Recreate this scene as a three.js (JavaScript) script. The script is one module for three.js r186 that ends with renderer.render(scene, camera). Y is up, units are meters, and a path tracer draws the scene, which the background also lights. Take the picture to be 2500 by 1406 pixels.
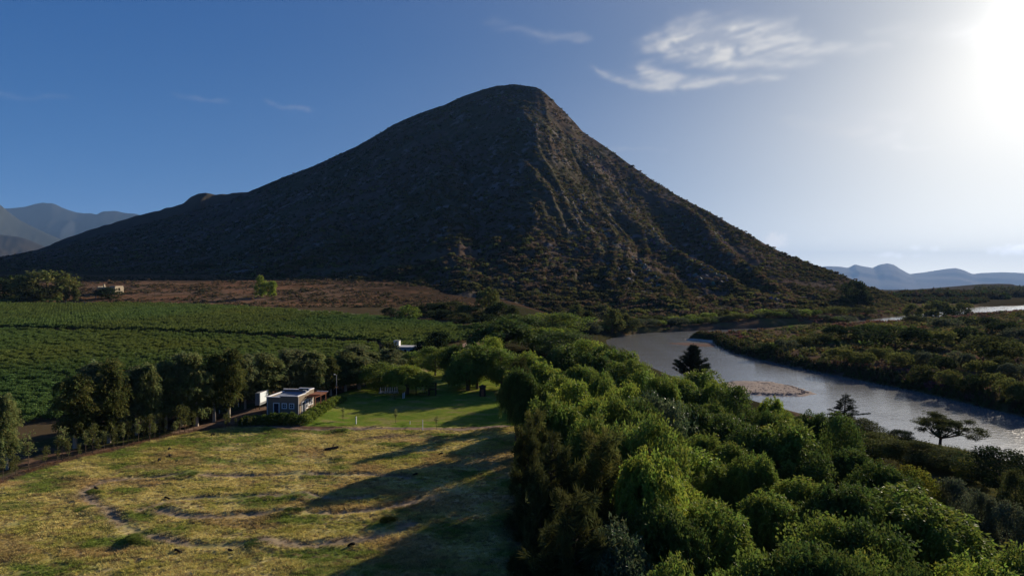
import * as THREE from 'three';
import { mergeGeometries } from 'three/addons/utils/BufferGeometryUtils.js';

// ---------------------------------------------------------------- camera, sky, sun, exposure
const EYE = 26, F = 1648, CX = 1250, HY = 685;            // eye height (m); measured focal length, centre and horizon of the survey photo
const scene = new THREE.Scene();
const camera = new THREE.PerspectiveCamera(2 * Math.atan(703 / F) * 180 / Math.PI, 2500 / 1406, 0.5, 90000);
camera.position.set(0, EYE, 0);
camera.lookAt(0, EYE - 1000 * 18 / F, -1000);
const renderer = new THREE.WebGLRenderer();
renderer.toneMapping = THREE.LinearToneMapping;
renderer.toneMappingExposure = 1.8;
renderer.shadowMap.enabled = true;
const SUN_AZ = 39.5 * Math.PI / 180, SUN_EL = 17.3 * Math.PI / 180;
const sunDir = new THREE.Vector3(Math.sin(SUN_AZ) * Math.cos(SUN_EL), Math.sin(SUN_EL), -Math.cos(SUN_AZ) * Math.cos(SUN_EL));
const sun = new THREE.DirectionalLight(new THREE.Color(1, 0.87, 0.7), 5);
sun.name = 'sun';
sun.position.copy(sunDir).multiplyScalar(3000);
sun.target.position.set(0, 0, -200);
sun.castShadow = true;
Object.assign(sun.shadow.camera, { left: -1500, right: 1500, top: 1500, bottom: -1500, near: 1, far: 7000 });
sun.shadow.mapSize.set(4096, 4096);
scene.add(sun, sun.target);
scene.fog = new THREE.FogExp2(new THREE.Color(0.33, 0.58, 1.0), 2.2e-5);

// ---------------------------------------------------------------- small tools
const { sin, cos, abs, min, max, floor, sqrt, exp, PI, atan2, atan, tan, pow, hypot, asin } = Math;
const clamp = (v, a = 0, b = 1) => v < a ? a : v > b ? b : v, lerp = (a, b, t) => a + (b - a) * t;
const ss = (a, b, v) => { const t = clamp((v - a) / (b - a)); return t * t * (3 - 2 * t); };
function rng(seed) { let a = seed >>> 0; return () => { a = (a + 0x6d2b79f5) | 0; let t = Math.imul(a ^ (a >>> 15), 1 | a); t = (t + Math.imul(t ^ (t >>> 7), 61 | t)) ^ t; return ((t ^ (t >>> 14)) >>> 0) / 4294967296; }; }
const hash = new Float32Array(65536); { const r = rng(77); for (let i = 0; i < 65536; i++) hash[i] = r(); }
function noise(x, y) {
  const ix = floor(x), iy = floor(y); let fx = x - ix, fy = y - iy;
  fx = fx * fx * (3 - 2 * fx); fy = fy * fy * (3 - 2 * fy);
  const a = (ix & 255), b = (ix + 1) & 255, c = (iy & 255) << 8, d = ((iy + 1) & 255) << 8;
  return (hash[a + c] * (1 - fx) + hash[b + c] * fx) * (1 - fy) + (hash[a + d] * (1 - fx) + hash[b + d] * fx) * fy;
}
function fbm(x, y, o = 4) { let s = 0, a = 0.5, n = 0; for (let i = 0; i < o; i++) { s += a * noise(x + i * 17.3, y + i * 9.1); n += a; a *= 0.5; x *= 2.03; y *= 2.03; } return s / n; }
const ridged = (x, y, o = 4) => { let s = 0, a = 0.5, n = 0; for (let i = 0; i < o; i++) { s += a * (1 - abs(2 * noise(x + i * 31.7, y + i * 5.9) - 1)); n += a; a *= 0.5; x *= 2.1; y *= 2.1; } return s / n; };
function table(pts) { return (v) => { if (v <= pts[0][0]) return pts[0][1]; for (let i = 1; i < pts.length; i++) if (v <= pts[i][0]) return lerp(pts[i - 1][1], pts[i][1], (v - pts[i - 1][0]) / (pts[i][0] - pts[i - 1][0])); return pts[pts.length - 1][1]; }; }
const PX = (px, D) => (px - CX) / F * D, PY = (py, D) => EYE + (HY - py) / F * D;   // survey: picture column / row at a known distance -> metres
const atLevel = (px, py, h) => { const D = (EYE - h) * F / (py - HY); return [PX(px, D), D]; };
const boxes = new WeakMap();
function polyDist(poly, x, y, closed = true) {
  let bb = boxes.get(poly); if (!bb) { const X = poly.map((p) => p[0]), Y = poly.map((p) => p[1]); boxes.set(poly, bb = [min(...X), max(...X), min(...Y), max(...Y)]); }
  const far = max(bb[0] - x, x - bb[1], bb[2] - y, y - bb[3]); if (far > 14) return far;           // signed (inside < 0) distance to a polygon, or distance to a polyline
  let d = 1e18, inside = false;
  for (let i = closed ? 0 : 1, j = closed ? poly.length - 1 : 0; i < poly.length; j = i++) {
    const [ax, ay] = poly[j], [bx, by] = poly[i], ex = bx - ax, ey = by - ay, t = clamp(((x - ax) * ex + (y - ay) * ey) / (ex * ex + ey * ey + 1e-9));
    d = min(d, (x - ax - ex * t) ** 2 + (y - ay - ey * t) ** 2);
    if (closed && (ay > y) !== (by > y) && x < (bx - ax) * (y - ay) / (by - ay) + ax) inside = !inside;
  }
  d = sqrt(d); return closed && inside ? -d : d;
}
const C = (r, g, b) => new THREE.Color().setRGB(r, g, b);

// ---------------------------------------------------------------- the sky: clear evening air, sun glow, cirrus
{
  const W = 3072, H = 1536, data = new Float32Array(W * H * 4), deg = 180 / PI;
  const dirOf = (px, py) => { const x = (px - CX) / F, y = (HY - py) / F; return [atan(x) * deg, atan(y / sqrt(1 + x * x)) * deg]; };
  const S = [];                                          // cirrus strokes: a path in azimuth/elevation, half width and strength at both ends
  const stroke = (pts, w0, w1, a0, a1, fine = 1) => S.push({ p: pts.map(([x, y]) => dirOf(x, y)), w0, w1, a0, a1, fine });
  stroke([[1565, 135], [1600, 105], [1660, 100], [1740, 120], [1790, 150]], 0.75, 0.7, 0.45, 0.7);
  stroke([[1620, 70], [1700, 62], [1790, 66], [1870, 72], [1960, 80]], 0.8, 0.7, 0.3, 0.4);
  stroke([[1680, 95], [1780, 82], [1880, 92], [1990, 104]], 0.8, 0.5, 0.35, 0.25);
  stroke([[1600, 125], [1700, 143], [1800, 158], [1900, 160], [2010, 156]], 0.6, 0.25, 0.7, 0.2);
  stroke([[1800, 125], [1920, 125], [2040, 122], [2190, 116]], 0.7, 0.25, 0.5, 0.3);
  stroke([[1440, 158], [1490, 190], [1560, 207], [1650, 212]], 0.25, 0.4, 0.2, 0.5);
  stroke([[1545, 168], [1610, 182], [1680, 203], [1780, 198], [1920, 188]], 0.55, 0.2, 0.65, 0.3);
  stroke([[2090, 75], [2200, 82], [2320, 82], [2480, 78]], 0.3, 0.9, 0.1, 0.4);
  stroke([[1890, 290], [1990, 310], [2080, 325], [2220, 330]], 0.3, 0.8, 0.06, 0.28);
  stroke([[2000, 300], [2100, 285], [2250, 290]], 0.3, 0.6, 0.05, 0.16);
  stroke([[2172, 353], [2230, 360], [2290, 361]], 0.14, 0.14, 0.3, 0.05);
  stroke([[420, 233], [490, 243], [565, 259]], 0.2, 0.12, 0.03, 0.12);
  stroke([[640, 250], [680, 262], [760, 274]], 0.22, 0.1, 0.08, 0.2);
  stroke([[-40, 236], [80, 240], [190, 242]], 0.15, 0.12, 0.1, 0.03);
  stroke([[1180, 50], [1260, 72], [1340, 90], [1440, 99]], 0.5, 0.25, 0.04, 0.16);
  stroke([[1480, 362], [1560, 367], [1640, 372]], 0.14, 0.12, 0.12, 0.05);
  const puffs = [[1893, 590, 26, 22, 0.9], [1880, 598, 18, 12, 0.7], [2165, 622, 24, 6, 0.6], [2193, 624, 10, 5, 0.5], [2236, 604, 12, 5, 0.5], [2283, 608, 12, 7, 0.35], [2241, 624, 9, 4, 0.4], [2466, 612, 40, 11, 0.6], [2490, 606, 20, 9, 0.6], [2012, 586, 10, 4, 0.25]].map(([x, y, w, h, a]) => [...dirOf(x, y), w / F * deg, h / F * deg, a]);
  for (const s of S) { s.b = [1e9, -1e9, 1e9, -1e9]; for (const [a, e] of s.p) s.b = [min(s.b[0], a), max(s.b[1], a), min(s.b[2], e), max(s.b[3], e)]; const m = 3.4 * max(s.w0, s.w1); s.b = [s.b[0] - m, s.b[1] + m, s.b[2] - m, s.b[3] + m]; s.len = 0; s.acc = [0]; for (let i = 1; i < s.p.length; i++) { s.len += hypot(s.p[i][0] - s.p[i - 1][0], s.p[i][1] - s.p[i - 1][1]); s.acc.push(s.len); } }
  function cloudAt(a, e) {
    let d = 0;
    for (const s of S) {
      if (a < s.b[0] || a > s.b[1] || e < s.b[2] || e > s.b[3]) continue;
      const wa = a + (fbm(a * 0.9 + 5, e * 1.4, 4) - 0.5) * 1.5, we = e + (fbm(a * 0.7 + 40, e * 1.6 + 9, 5) - 0.5) * 0.75;
      let best = 1e9, bt = 0;
      for (let i = 1; i < s.p.length; i++) { const [ax, ay] = s.p[i - 1], ex = s.p[i][0] - ax, ey = s.p[i][1] - ay, t = clamp(((wa - ax) * ex + (we - ay) * ey) / (ex * ex + ey * ey)), q = hypot(wa - ax - ex * t, we - ay - ey * t); if (q < best) { best = q; bt = (s.acc[i - 1] + t * (s.acc[i] - s.acc[i - 1])) / s.len; } }
      const w = lerp(s.w0, s.w1, bt), k = exp(-((best / w) ** 2) * 1.1) * lerp(s.a0, s.a1, bt) * ss(0, 0.12, bt + 0.02) * ss(0, 0.12, 1.02 - bt);
      const fil = 0.3 + 1.1 * ss(0.12, 0.88, fbm(a * 0.42 + (fbm(a * 0.5, e * 0.9, 3) - 0.5) * 2.2, e * 2.6 - a * 0.42, 5)) * (0.55 + 0.7 * fbm(a * 1.4 + 3, e * 5, 4));
      d += k * fil;
    }
    for (const [pa, pe, w, h, al] of puffs) { const q = hypot((a - pa) / w, (e - pe) / h) + (fbm(a * 7, e * 7, 4) - 0.5) * 1.5; d += al * ss(1.05, 0.45, q); }
    return min(0.95, d * 1.25);
  }
  for (let row = H / 2; row < H; row++) {
    const el = ((row + 0.5) / H - 0.5) * PI, y = sin(el), c = cos(el), ed = el * deg;
    const hz = exp(-ed / 15), low = exp(-ed / 4.5);
    for (let col = 0; col < W; col++) {
      const rd = ((col + 0.5) / W - 0.5) * 2 * PI, x = cos(rd) * c, z = sin(rd) * c;
      const g = Math.acos(clamp(x * sunDir.x + y * sunDir.y + z * sunDir.z, -1, 1)) * deg, o = (row * W + col) * 4;
      const wide = 0.78 * exp(-g / 14.5) * lerp(1, 0.62, ss(9, 20, ed)), core = 0.65 * exp(-((g / 2.2) ** 2)) + 0.4 * exp(-g / 4.5), veil = (low * 1.1 + 1.5 * exp(-ed / 2.8)) * exp(-g / 20), side = exp(-g / 45), near = exp(-g / 25);
      let r = 0.001 + 0.018 * hz + 0.007 * side + wide * 1.08 + core + veil;
      let gg = (0.023 + 0.09 * hz + 0.034 * side) * (1 - 0.15 * near) + wide * 0.92 + core * 0.99 + veil * 0.88;
      let b = (0.125 + 0.155 * hz + 0.065 * side) * (1 - 0.5 * near) + wide * 0.72 + core * 0.97 + veil * 0.66;
      const az = atan2(x, -z) * deg;
      if (ed < 30 && az > -60 && az < 60) { const k = cloudAt(az, ed); if (k > 0.003) { const lit = max(0.3 + 0.32 * exp(-g / 22), 1.22 * r); r = lerp(r, lit, k); gg = lerp(gg, max(gg, lit * 0.985), k); b = lerp(b, max(b, lit * 0.975), k); } }
      data[o] = r; data[o + 1] = gg; data[o + 2] = b; data[o + 3] = 1;
    }
  }
  for (let i = 0; i < W * H / 2; i++) { data[i * 4] = 0.06; data[i * 4 + 1] = 0.065; data[i * 4 + 2] = 0.06; data[i * 4 + 3] = 1; }
  const t = new THREE.DataTexture(data, W, H, THREE.RGBAFormat, THREE.FloatType);
  t.mapping = THREE.EquirectangularReflectionMapping; t.magFilter = THREE.LinearFilter; t.needsUpdate = true;
  scene.background = t; scene.environment = t;
}

// ---------------------------------------------------------------- object book-keeping
const used = new Map();
const numbered = (n) => { const k = used.get(n) ?? 0; used.set(n, k + 1); return k ? n + '_' + String(k).padStart(3, '0') : n; };
function tag(o, label, category, group, kind) { o.userData = {}; if (label) o.userData.label = label; if (category) o.userData.category = category; if (group) o.userData.group = group; if (kind) o.userData.kind = kind; return o; }
function add(o, name, label, category, group, kind) { o.name = numbered(name); scene.add(o); return tag(o, label, category, group, kind); }
function part(parent, name, geo, mat, label) { const m = new THREE.Mesh(geo, mat); m.name = name; m.castShadow = m.receiveShadow = true; if (label) m.userData.label = label; parent.add(m); return m; }
const ORD = ['first', 'second', 'third', 'fourth', 'fifth', 'sixth', 'seventh', 'eighth', 'ninth', 'tenth', 'eleventh', 'twelfth', 'thirteenth', 'fourteenth', 'fifteenth', 'sixteenth', 'seventeenth', 'eighteenth', 'nineteenth', 'twentieth'];
const ord = (i) => ORD[i] ?? (i + 1) + 'th';
const std = (c, o = {}) => new THREE.MeshPhysicalMaterial({ color: c, roughness: 0.9, specularIntensity: 0.12, ...o });
const vcol = (o = {}) => new THREE.MeshPhysicalMaterial({ vertexColors: true, roughness: 1, specularIntensity: 0, ...o });
const bx = (w, h, d, x = 0, y = 0, z = 0, ry = 0, rx = 0, rz = 0) => { const g = new THREE.BoxGeometry(w, h, d); if (rx) g.rotateX(rx); if (rz) g.rotateZ(rz); if (ry) g.rotateY(ry); g.translate(x, y, z); return g; };
function beam(a, b, w, h = w) { const A = new THREE.Vector3(...a), B = new THREE.Vector3(...b), d = B.clone().sub(A), g = new THREE.BoxGeometry(w, h, d.length()); g.lookAt(d.normalize()); g.translate((A.x + B.x) / 2, (A.y + B.y) / 2, (A.z + B.z) / 2); return g; }
const rod = (a, b, r0, r1 = r0, n = 6) => { const A = new THREE.Vector3(...a), B = new THREE.Vector3(...b), d = B.clone().sub(A), g = new THREE.CylinderGeometry(r1, r0, d.length(), n); g.applyQuaternion(new THREE.Quaternion().setFromUnitVectors(new THREE.Vector3(0, 1, 0), d.clone().normalize())); g.translate((A.x + B.x) / 2, (A.y + B.y) / 2, (A.z + B.z) / 2); return g; };

// ---------------------------------------------------------------- the lie of the land
const WATER = -3;
const river = [[95, 40], [88, 70], [83, 88], [76, 108], [66, 127], [57, 157], [49, 190], [46, 222], [44, 262], [43, 300], [46, 328], [56, 352], [69, 369], [106, 389], [164, 416], [204, 443], [250, 486], [330, 562], [430, 655], [500, 735], [620, 800], [900, 860], [900, 760], [660, 660], [520, 640], [385, 540], [276, 458], [204, 414], [157, 387], [116, 358], [94, 343], [88, 334], [96, 322], [92, 300], [89, 270], [93, 234], [101, 196], [106, 178], [109, 141], [117, 110], [128, 60], [140, 30]];
function ground(x, D) {
  const wl = 1 - ss(-15, 45, x);
  let h = 0.036 * max(0, D - 125) * wl * (1 - ss(900, 2500, D)) + ss(100, 150, D) * (fbm(x * 0.01, D * 0.01, 3) - 0.5) * 1.5 * wl;
  h += 0.07 * clamp(D - 440, 0, 135) * ss(-20, -85, x);
  h += 0.85 * ss(13, 5, hypot((x + 44) * 0.9, (D - 130) * 0.75));                        // the house stands on a bank
  if (x > 60) { const q = ss(60, 140, x) * ss(120, 200, D); h += q * ((fbm(x * 0.012 + 3, D * 0.012 + 8, 4) - 0.45) * 6 + 0.3) * (1 - ss(560, 660, D)); }
  h -= 0.0125 * max(0, D - 900);                                                        // the valley falls away downstream
  const q = D < 900 && D > 25 && x > 20 ? polyDist(river, x, D) : 50;
  if (q < 12) h = q > 0 ? lerp(WATER - 0.05, max(h, WATER + 0.6), ss(0, 9, q) * 0.6 + 0.4 * ss(0, 2.5, q)) : WATER - 0.15 - min(2.5, -q * 0.5);
  return h;
}
// the mountain: crest traced in bearing, each bearing with its own distance, foot and gullies
const crestY = table([[-700, 660], [-300, 650], [-100, 640], [0, 628], [100, 610], [200, 585], [330, 553], [480, 512], [560, 488], [620, 463], [680, 437], [760, 408], [870, 357], [920, 330], [960, 305], [1020, 278], [1080, 258], [1130, 236], [1180, 218], [1215, 210], [1255, 206], [1310, 214], [1328, 224], [1345, 240], [1385, 281], [1405, 300], [1422, 321], [1475, 356], [1530, 396], [1590, 438], [1660, 481], [1730, 516], [1800, 556], [1870, 596], [1920, 621], [2000, 651], [2080, 681], [2150, 712], [2200, 736], [2260, 760], [2400, 800]]);
const crestD = table([[-700, 1900], [200, 1750], [700, 1650], [1255, 1480], [1500, 1280], [1800, 1030], [2050, 850], [2200, 720], [2400, 700]]);
const footD = table([[-700, 760], [0, 690], [500, 620], [900, 520], [1200, 470], [1480, 420], [1700, 432], [1900, 465], [2050, 520], [2200, 600], [2400, 640]]);
const spurs = [   // [path of the crest in (t, column)], height, half width in columns, steeper on the right
  { p: table([[0.0, 1780], [0.12, 1640], [0.3, 1500], [0.45, 1400], [0.6, 1320], [0.75, 1255], [0.86, 1205], [0.95, 1170]]), a: table([[0, 0], [0.1, 5], [0.4, 13], [0.75, 17], [0.86, 16], [0.93, 4], [1, 0]]), w: 220, k: 1.3 },
  { p: table([[0.0, 2000], [0.15, 1870], [0.35, 1720], [0.55, 1580], [0.75, 1460], [0.9, 1390], [1, 1360]]), a: table([[0, 0], [0.12, 6], [0.4, 14], [0.75, 15], [1, 0]]), w: 120, k: 1.2 },
  { p: table([[0.0, 2080], [0.2, 1960], [0.5, 1800], [0.8, 1690], [1, 1640]]), a: table([[0, 0], [0.15, 7], [0.5, 14], [0.85, 10], [1, 0]]), w: 75, k: 1.4 },
  { p: table([[0, 1180], [0.3, 1090], [0.6, 1060], [0.85, 1060]]), a: table([[0, 0], [0.2, 10], [0.6, 14], [0.9, 0]]), w: 90, k: 1.3 },
  { p: table([[0, 760], [0.4, 800], [0.8, 900]]), a: table([[0, 0], [0.25, 8], [0.6, 9], [0.9, 0]]), w: 110, k: 1.2 },
];
function mountain(px, t) {                                   // t: 0 at the foot, 1 at the crest, on to 2 behind it
  const Dc = crestD(px), Df = footD(px), D = Df + (Dc - Df) * t, x = PX(px, D);
  const top = PY(crestY(px), Dc), base = ground(PX(px, Df), Df) - 3;
  const left = ss(900, 300, px);
  let f = t <= 1 ? lerp(pow(t, lerp(1.38, 1.8, ss(1250, 1650, px))), pow(t, 1.85), left) : 1 - (t - 1) * 0.9 - 0.5 * (t - 1) ** 2;
  let h = base + (top - base) * f;
  if (t > 0 && t < 1) {
    const fade = sin(PI * clamp(t)) ** 0.7, ht = clamp((top - base) / 300);
    const wob = (fbm(px * 0.006 + 3, t * 5, 3) - 0.5) * 120; for (const s of spurs) { const d = px - s.p(t) + wob, w = d > 0 ? s.w / s.k : s.w; h += s.a(t) * (1 / (1 + (d / w) ** 2 * 2.2) - (d > 0 ? 0.42 * exp(-(((d - s.w * 1.0) / (s.w * 0.62)) ** 2)) : 0)) * 1.25; }
    const gx = px * 0.011 + t * 2.2 + (fbm(px * 0.004, t * 3, 3) - 0.5) * 2.2;
    h += fade * ht * ((ridged(gx, t * 1.3, 4) - 0.55) * 16 + (ridged(gx * 3.1, t * 4, 3) - 0.55) * 7);
  }
  const rough = ss(0, 0.1, t) * (0.4 + 0.6 * clamp((top - base) / 250));
  h += rough * ((fbm(x * 0.045, D * 0.045, 4) - 0.5) * 6.5 + (fbm(x * 0.16, D * 0.16, 3) - 0.5) * 2.2) * (t > 0.93 && t < 1.07 ? 0.45 : 1);
  return [x, h, D];
}
function gridMesh(nu, nv, fn, colorFn, uvFn) {
  const pos = new Float32Array(nu * nv * 3), col = colorFn ? new Float32Array(nu * nv * 3) : null, uv = uvFn ? new Float32Array(nu * nv * 2) : null, idx = new Uint32Array((nu - 1) * (nv - 1) * 6);
  for (let j = 0, i = 0; j < nv; j++) for (let k = 0; k < nu; k++, i++) {
    const p = fn(k / (nu - 1), j / (nv - 1)); pos[i * 3] = p[0]; pos[i * 3 + 1] = p[1]; pos[i * 3 + 2] = -p[2];
    if (col) { const c = colorFn(p, k / (nu - 1), j / (nv - 1)); col.set(c, i * 3); }
    if (uv) uv.set(uvFn(p), i * 2);
  }
  for (let j = 0, o = 0; j < nv - 1; j++) for (let k = 0; k < nu - 1; k++) { const a = j * nu + k, b = a + 1, c = a + nu, d = c + 1; idx.set([a, b, d, a, d, c], o); o += 6; }
  const g = new THREE.BufferGeometry();
  g.setAttribute('position', new THREE.BufferAttribute(pos, 3)); g.setIndex(new THREE.BufferAttribute(idx, 1));
  if (col) g.setAttribute('color', new THREE.BufferAttribute(col, 3));
  if (uv) g.setAttribute('uv', new THREE.BufferAttribute(uv, 2));
  g.computeVertexNormals(); return g;
}
const solid = (g, m) => { const o = new THREE.Mesh(g, m); o.castShadow = o.receiveShadow = true; return o; };
const mix3 = (a, b, t) => [a[0] + (b[0] - a[0]) * t, a[1] + (b[1] - a[1]) * t, a[2] + (b[2] - a[2]) * t];

// ---------------------------------------------------------------- valley ground, out to the horizon
const vineD = (py) => 50265 / (py - 625.7);                  // distance of a ground point on the rising vineyard plane
const V = (px, py) => { const D = vineD(py); return [PX(px, D), D]; };
const vineNear = [V(-500, 1048), V(0, 1042), V(175, 1028), V(420, 985), V(640, 950), V(930, 872), V(925, 847), V(700, 836), V(400, 821), V(0, 811), V(-500, 803)];
const vineMid = [V(-500, 796), V(0, 803), V(400, 813), V(700, 826), V(928, 838), V(935, 866), V(1000, 858), V(1140, 836), V(1172, 806), V(1050, 790), V(900, 776), V(600, 756), V(300, 744), V(0, 746), V(-500, 742)];
const field = { x0: -78, x1: 34, d0: 44, d1: 182 };
const dryRed = [0.17, 0.09, 0.05], drySoil = [0.16, 0.1, 0.063], litter = [0.035, 0.03, 0.018];
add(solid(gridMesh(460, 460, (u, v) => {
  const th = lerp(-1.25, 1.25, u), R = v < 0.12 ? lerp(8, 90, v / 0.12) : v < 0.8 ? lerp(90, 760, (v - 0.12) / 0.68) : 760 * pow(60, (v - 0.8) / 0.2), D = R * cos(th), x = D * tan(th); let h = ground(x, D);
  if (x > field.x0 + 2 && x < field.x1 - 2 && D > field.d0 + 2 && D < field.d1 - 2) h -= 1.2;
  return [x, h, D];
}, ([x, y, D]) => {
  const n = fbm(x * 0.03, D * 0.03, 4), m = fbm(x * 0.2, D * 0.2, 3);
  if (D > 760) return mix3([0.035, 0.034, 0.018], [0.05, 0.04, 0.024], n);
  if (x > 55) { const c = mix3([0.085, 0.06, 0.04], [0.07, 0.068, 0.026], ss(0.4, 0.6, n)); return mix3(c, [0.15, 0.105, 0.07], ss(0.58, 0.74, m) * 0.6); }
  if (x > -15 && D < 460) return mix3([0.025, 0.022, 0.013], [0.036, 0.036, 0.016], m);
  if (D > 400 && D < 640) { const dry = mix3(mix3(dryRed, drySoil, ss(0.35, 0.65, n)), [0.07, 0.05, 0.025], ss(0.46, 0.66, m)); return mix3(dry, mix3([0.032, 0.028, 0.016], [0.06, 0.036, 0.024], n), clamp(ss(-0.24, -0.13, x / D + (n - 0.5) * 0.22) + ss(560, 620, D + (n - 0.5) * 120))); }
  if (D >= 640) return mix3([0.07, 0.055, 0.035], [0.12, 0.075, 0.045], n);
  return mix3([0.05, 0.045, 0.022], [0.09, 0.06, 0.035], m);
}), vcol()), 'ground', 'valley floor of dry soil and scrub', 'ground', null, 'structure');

// ---------------------------------------------------------------- the mountain
{
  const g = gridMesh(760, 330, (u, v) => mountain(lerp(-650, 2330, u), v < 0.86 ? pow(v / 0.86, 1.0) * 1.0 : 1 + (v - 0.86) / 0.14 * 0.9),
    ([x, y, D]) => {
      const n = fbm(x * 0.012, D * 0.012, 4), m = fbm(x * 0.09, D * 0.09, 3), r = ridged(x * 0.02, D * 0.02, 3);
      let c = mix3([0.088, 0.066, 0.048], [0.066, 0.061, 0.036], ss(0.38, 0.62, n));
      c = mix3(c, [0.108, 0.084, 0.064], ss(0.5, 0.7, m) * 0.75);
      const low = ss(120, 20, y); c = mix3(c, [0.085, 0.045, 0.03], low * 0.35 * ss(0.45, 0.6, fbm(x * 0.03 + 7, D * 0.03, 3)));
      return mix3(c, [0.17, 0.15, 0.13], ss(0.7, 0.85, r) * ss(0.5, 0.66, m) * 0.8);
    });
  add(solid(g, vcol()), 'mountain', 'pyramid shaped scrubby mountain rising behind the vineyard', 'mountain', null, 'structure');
}
function ridge(name, label, pts, D0, depth, rough, c0, c1) {
  const yy = table(pts), a = pts[0][0], b = pts[pts.length - 1][0];
  const g = gridMesh(240, 44, (u, v) => {
    const px = lerp(a, b, u), s = v * 2 - 1, D = D0 + s * depth, top = PY(yy(px), D0), x = PX(px, D0) * (1 + s * depth / D0 * 0.9), k = 1 - abs(s);
    const base = -0.0125 * max(0, D0 - 900) - 5, h = base + (top - base) * pow(k, s < 0 ? 1.0 : 0.9) + sin(PI * k) * (ridged(x / rough * 1.3 + s * 1.2, D / rough * 0.7, 4) - 0.55) * (top - base) * 0.38 + (k > 0.9 ? (noise(x / rough * 9, 3) - 0.5) * (top - base) * 0.02 : 0);
    return [x, h - 40 * (1 - ss(0, 0.15, k)), D];
  }, ([x, y, D]) => mix3(c0, c1, fbm(x / rough * 2.5, D / rough * 2.5, 4)));
  return add(solid(g, vcol()), name, label, 'mountain', null, 'structure');
}
ridge('distant_mountain', 'jagged blue mountain range on the far left horizon', [[-500, 470], [-250, 500], [-60, 515], [0, 507], [22, 505], [60, 501], [84, 493], [106, 490], [128, 493], [150, 503], [168, 508], [190, 517], [205, 518], [222, 516], [236, 520], [252, 513], [285, 514], [330, 520], [420, 545], [560, 600]], 15500, 4300, 2400, [0.016, 0.018, 0.02], [0.026, 0.026, 0.024]);
ridge('distant_slope', 'pale hazy mountain spur sloping down from the left edge', [[-600, 420], [-300, 440], [-80, 480], [0, 497], [14, 509], [50, 535], [95, 557], [150, 584], [210, 612], [300, 650]], 11000, 2800, 1700, [0.024, 0.026, 0.02], [0.036, 0.036, 0.026]);
ridge('distant_foothill', 'low dark foothill at the far left edge', [[-600, 590], [-200, 568], [-40, 568], [20, 572], [60, 580], [105, 597], [160, 626], [240, 662]], 7200, 1500, 1050, [0.03, 0.026, 0.022], [0.04, 0.034, 0.024]);
ridge('shoulder_ridge', 'sunlit lower shoulder ridge behind the left flank of the mountain', [[-500, 650], [-150, 640], [0, 626], [100, 605], [150, 584], [205, 565], [260, 547], [330, 523], [400, 506], [440, 495], [465, 478], [484, 470], [505, 468], [540, 472], [580, 469], [612, 464], [680, 470], [760, 500], [900, 560]], 1950, 420, 160, [0.05, 0.042, 0.03], [0.1, 0.085, 0.06]);
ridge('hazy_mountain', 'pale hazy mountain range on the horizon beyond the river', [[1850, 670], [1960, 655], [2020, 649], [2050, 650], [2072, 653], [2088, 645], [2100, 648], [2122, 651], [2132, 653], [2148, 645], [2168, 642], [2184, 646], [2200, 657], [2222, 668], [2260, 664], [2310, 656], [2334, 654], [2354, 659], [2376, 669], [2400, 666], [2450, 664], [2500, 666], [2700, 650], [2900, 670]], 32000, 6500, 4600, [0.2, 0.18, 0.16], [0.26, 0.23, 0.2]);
ridge('low_hill', 'long low hill beyond the wooded bank on the right', [[2020, 716], [2140, 706], [2190, 710], [2260, 705], [2330, 699], [2400, 693], [2440, 692], [2470, 693], [2500, 700], [2600, 704], [2800, 690], [3000, 705]], 2600, 700, 420, [0.05, 0.042, 0.03], [0.07, 0.06, 0.04]);
ridge('wooded_hill', 'tree covered rise beside the far bend of the river', [[1960, 752], [2060, 742], [2140, 731], [2200, 722], [2280, 718], [2360, 720], [2415, 733], [2450, 748]], 1080, 170, 120, [0.05, 0.05, 0.025], [0.07, 0.06, 0.03]);

// ---------------------------------------------------------------- water
{
  const n = 512, bump = new Uint8Array(n * n * 4);
  for (let y = 0; y < n; y++) for (let x = 0; x < n; x++) {
    const per = (k, s) => { const a = x / n * k, b = y / n * k; const f = (u, v) => fbm(u + s, v * 1.8 + s, 4); const tx = x / n, ty = y / n; return lerp(lerp(f(a, b), f(a - k, b), tx), lerp(f(a, b - k), f(a - k, b - k), tx), ty); };
    const v = clamp(0.5 + (per(14, 3) - 0.5) * 1.3 + (per(40, 60) - 0.5) * 0.6); bump.fill(v * 255, (y * n + x) * 4, (y * n + x) * 4 + 3); bump[(y * n + x) * 4 + 3] = 255;
  }
  const t = new THREE.DataTexture(bump, n, n); t.wrapS = t.wrapT = THREE.RepeatWrapping; t.magFilter = THREE.LinearFilter; t.repeat.set(1 / 16, 1 / 16); t.needsUpdate = true;
  const sh = new THREE.Shape(river.map(([x, D]) => { const cx = 90, q = 1; return new THREE.Vector2(x, D); }));
  const cells = gridMesh(2, 2, (u, v) => [lerp(20, 960, u), WATER, lerp(25, 900, v)], null, ([x, y, D]) => [x, D]);
  const m = new THREE.MeshPhysicalMaterial({ color: C(0.16, 0.16, 0.152), roughness: 0.11, ior: 1.45, bumpMap: t, bumpScale: 0.05 });
  add(solid(cells, m), 'river', 'calm river curving past the willows toward the mountain', 'river', null, 'structure');
}
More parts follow.
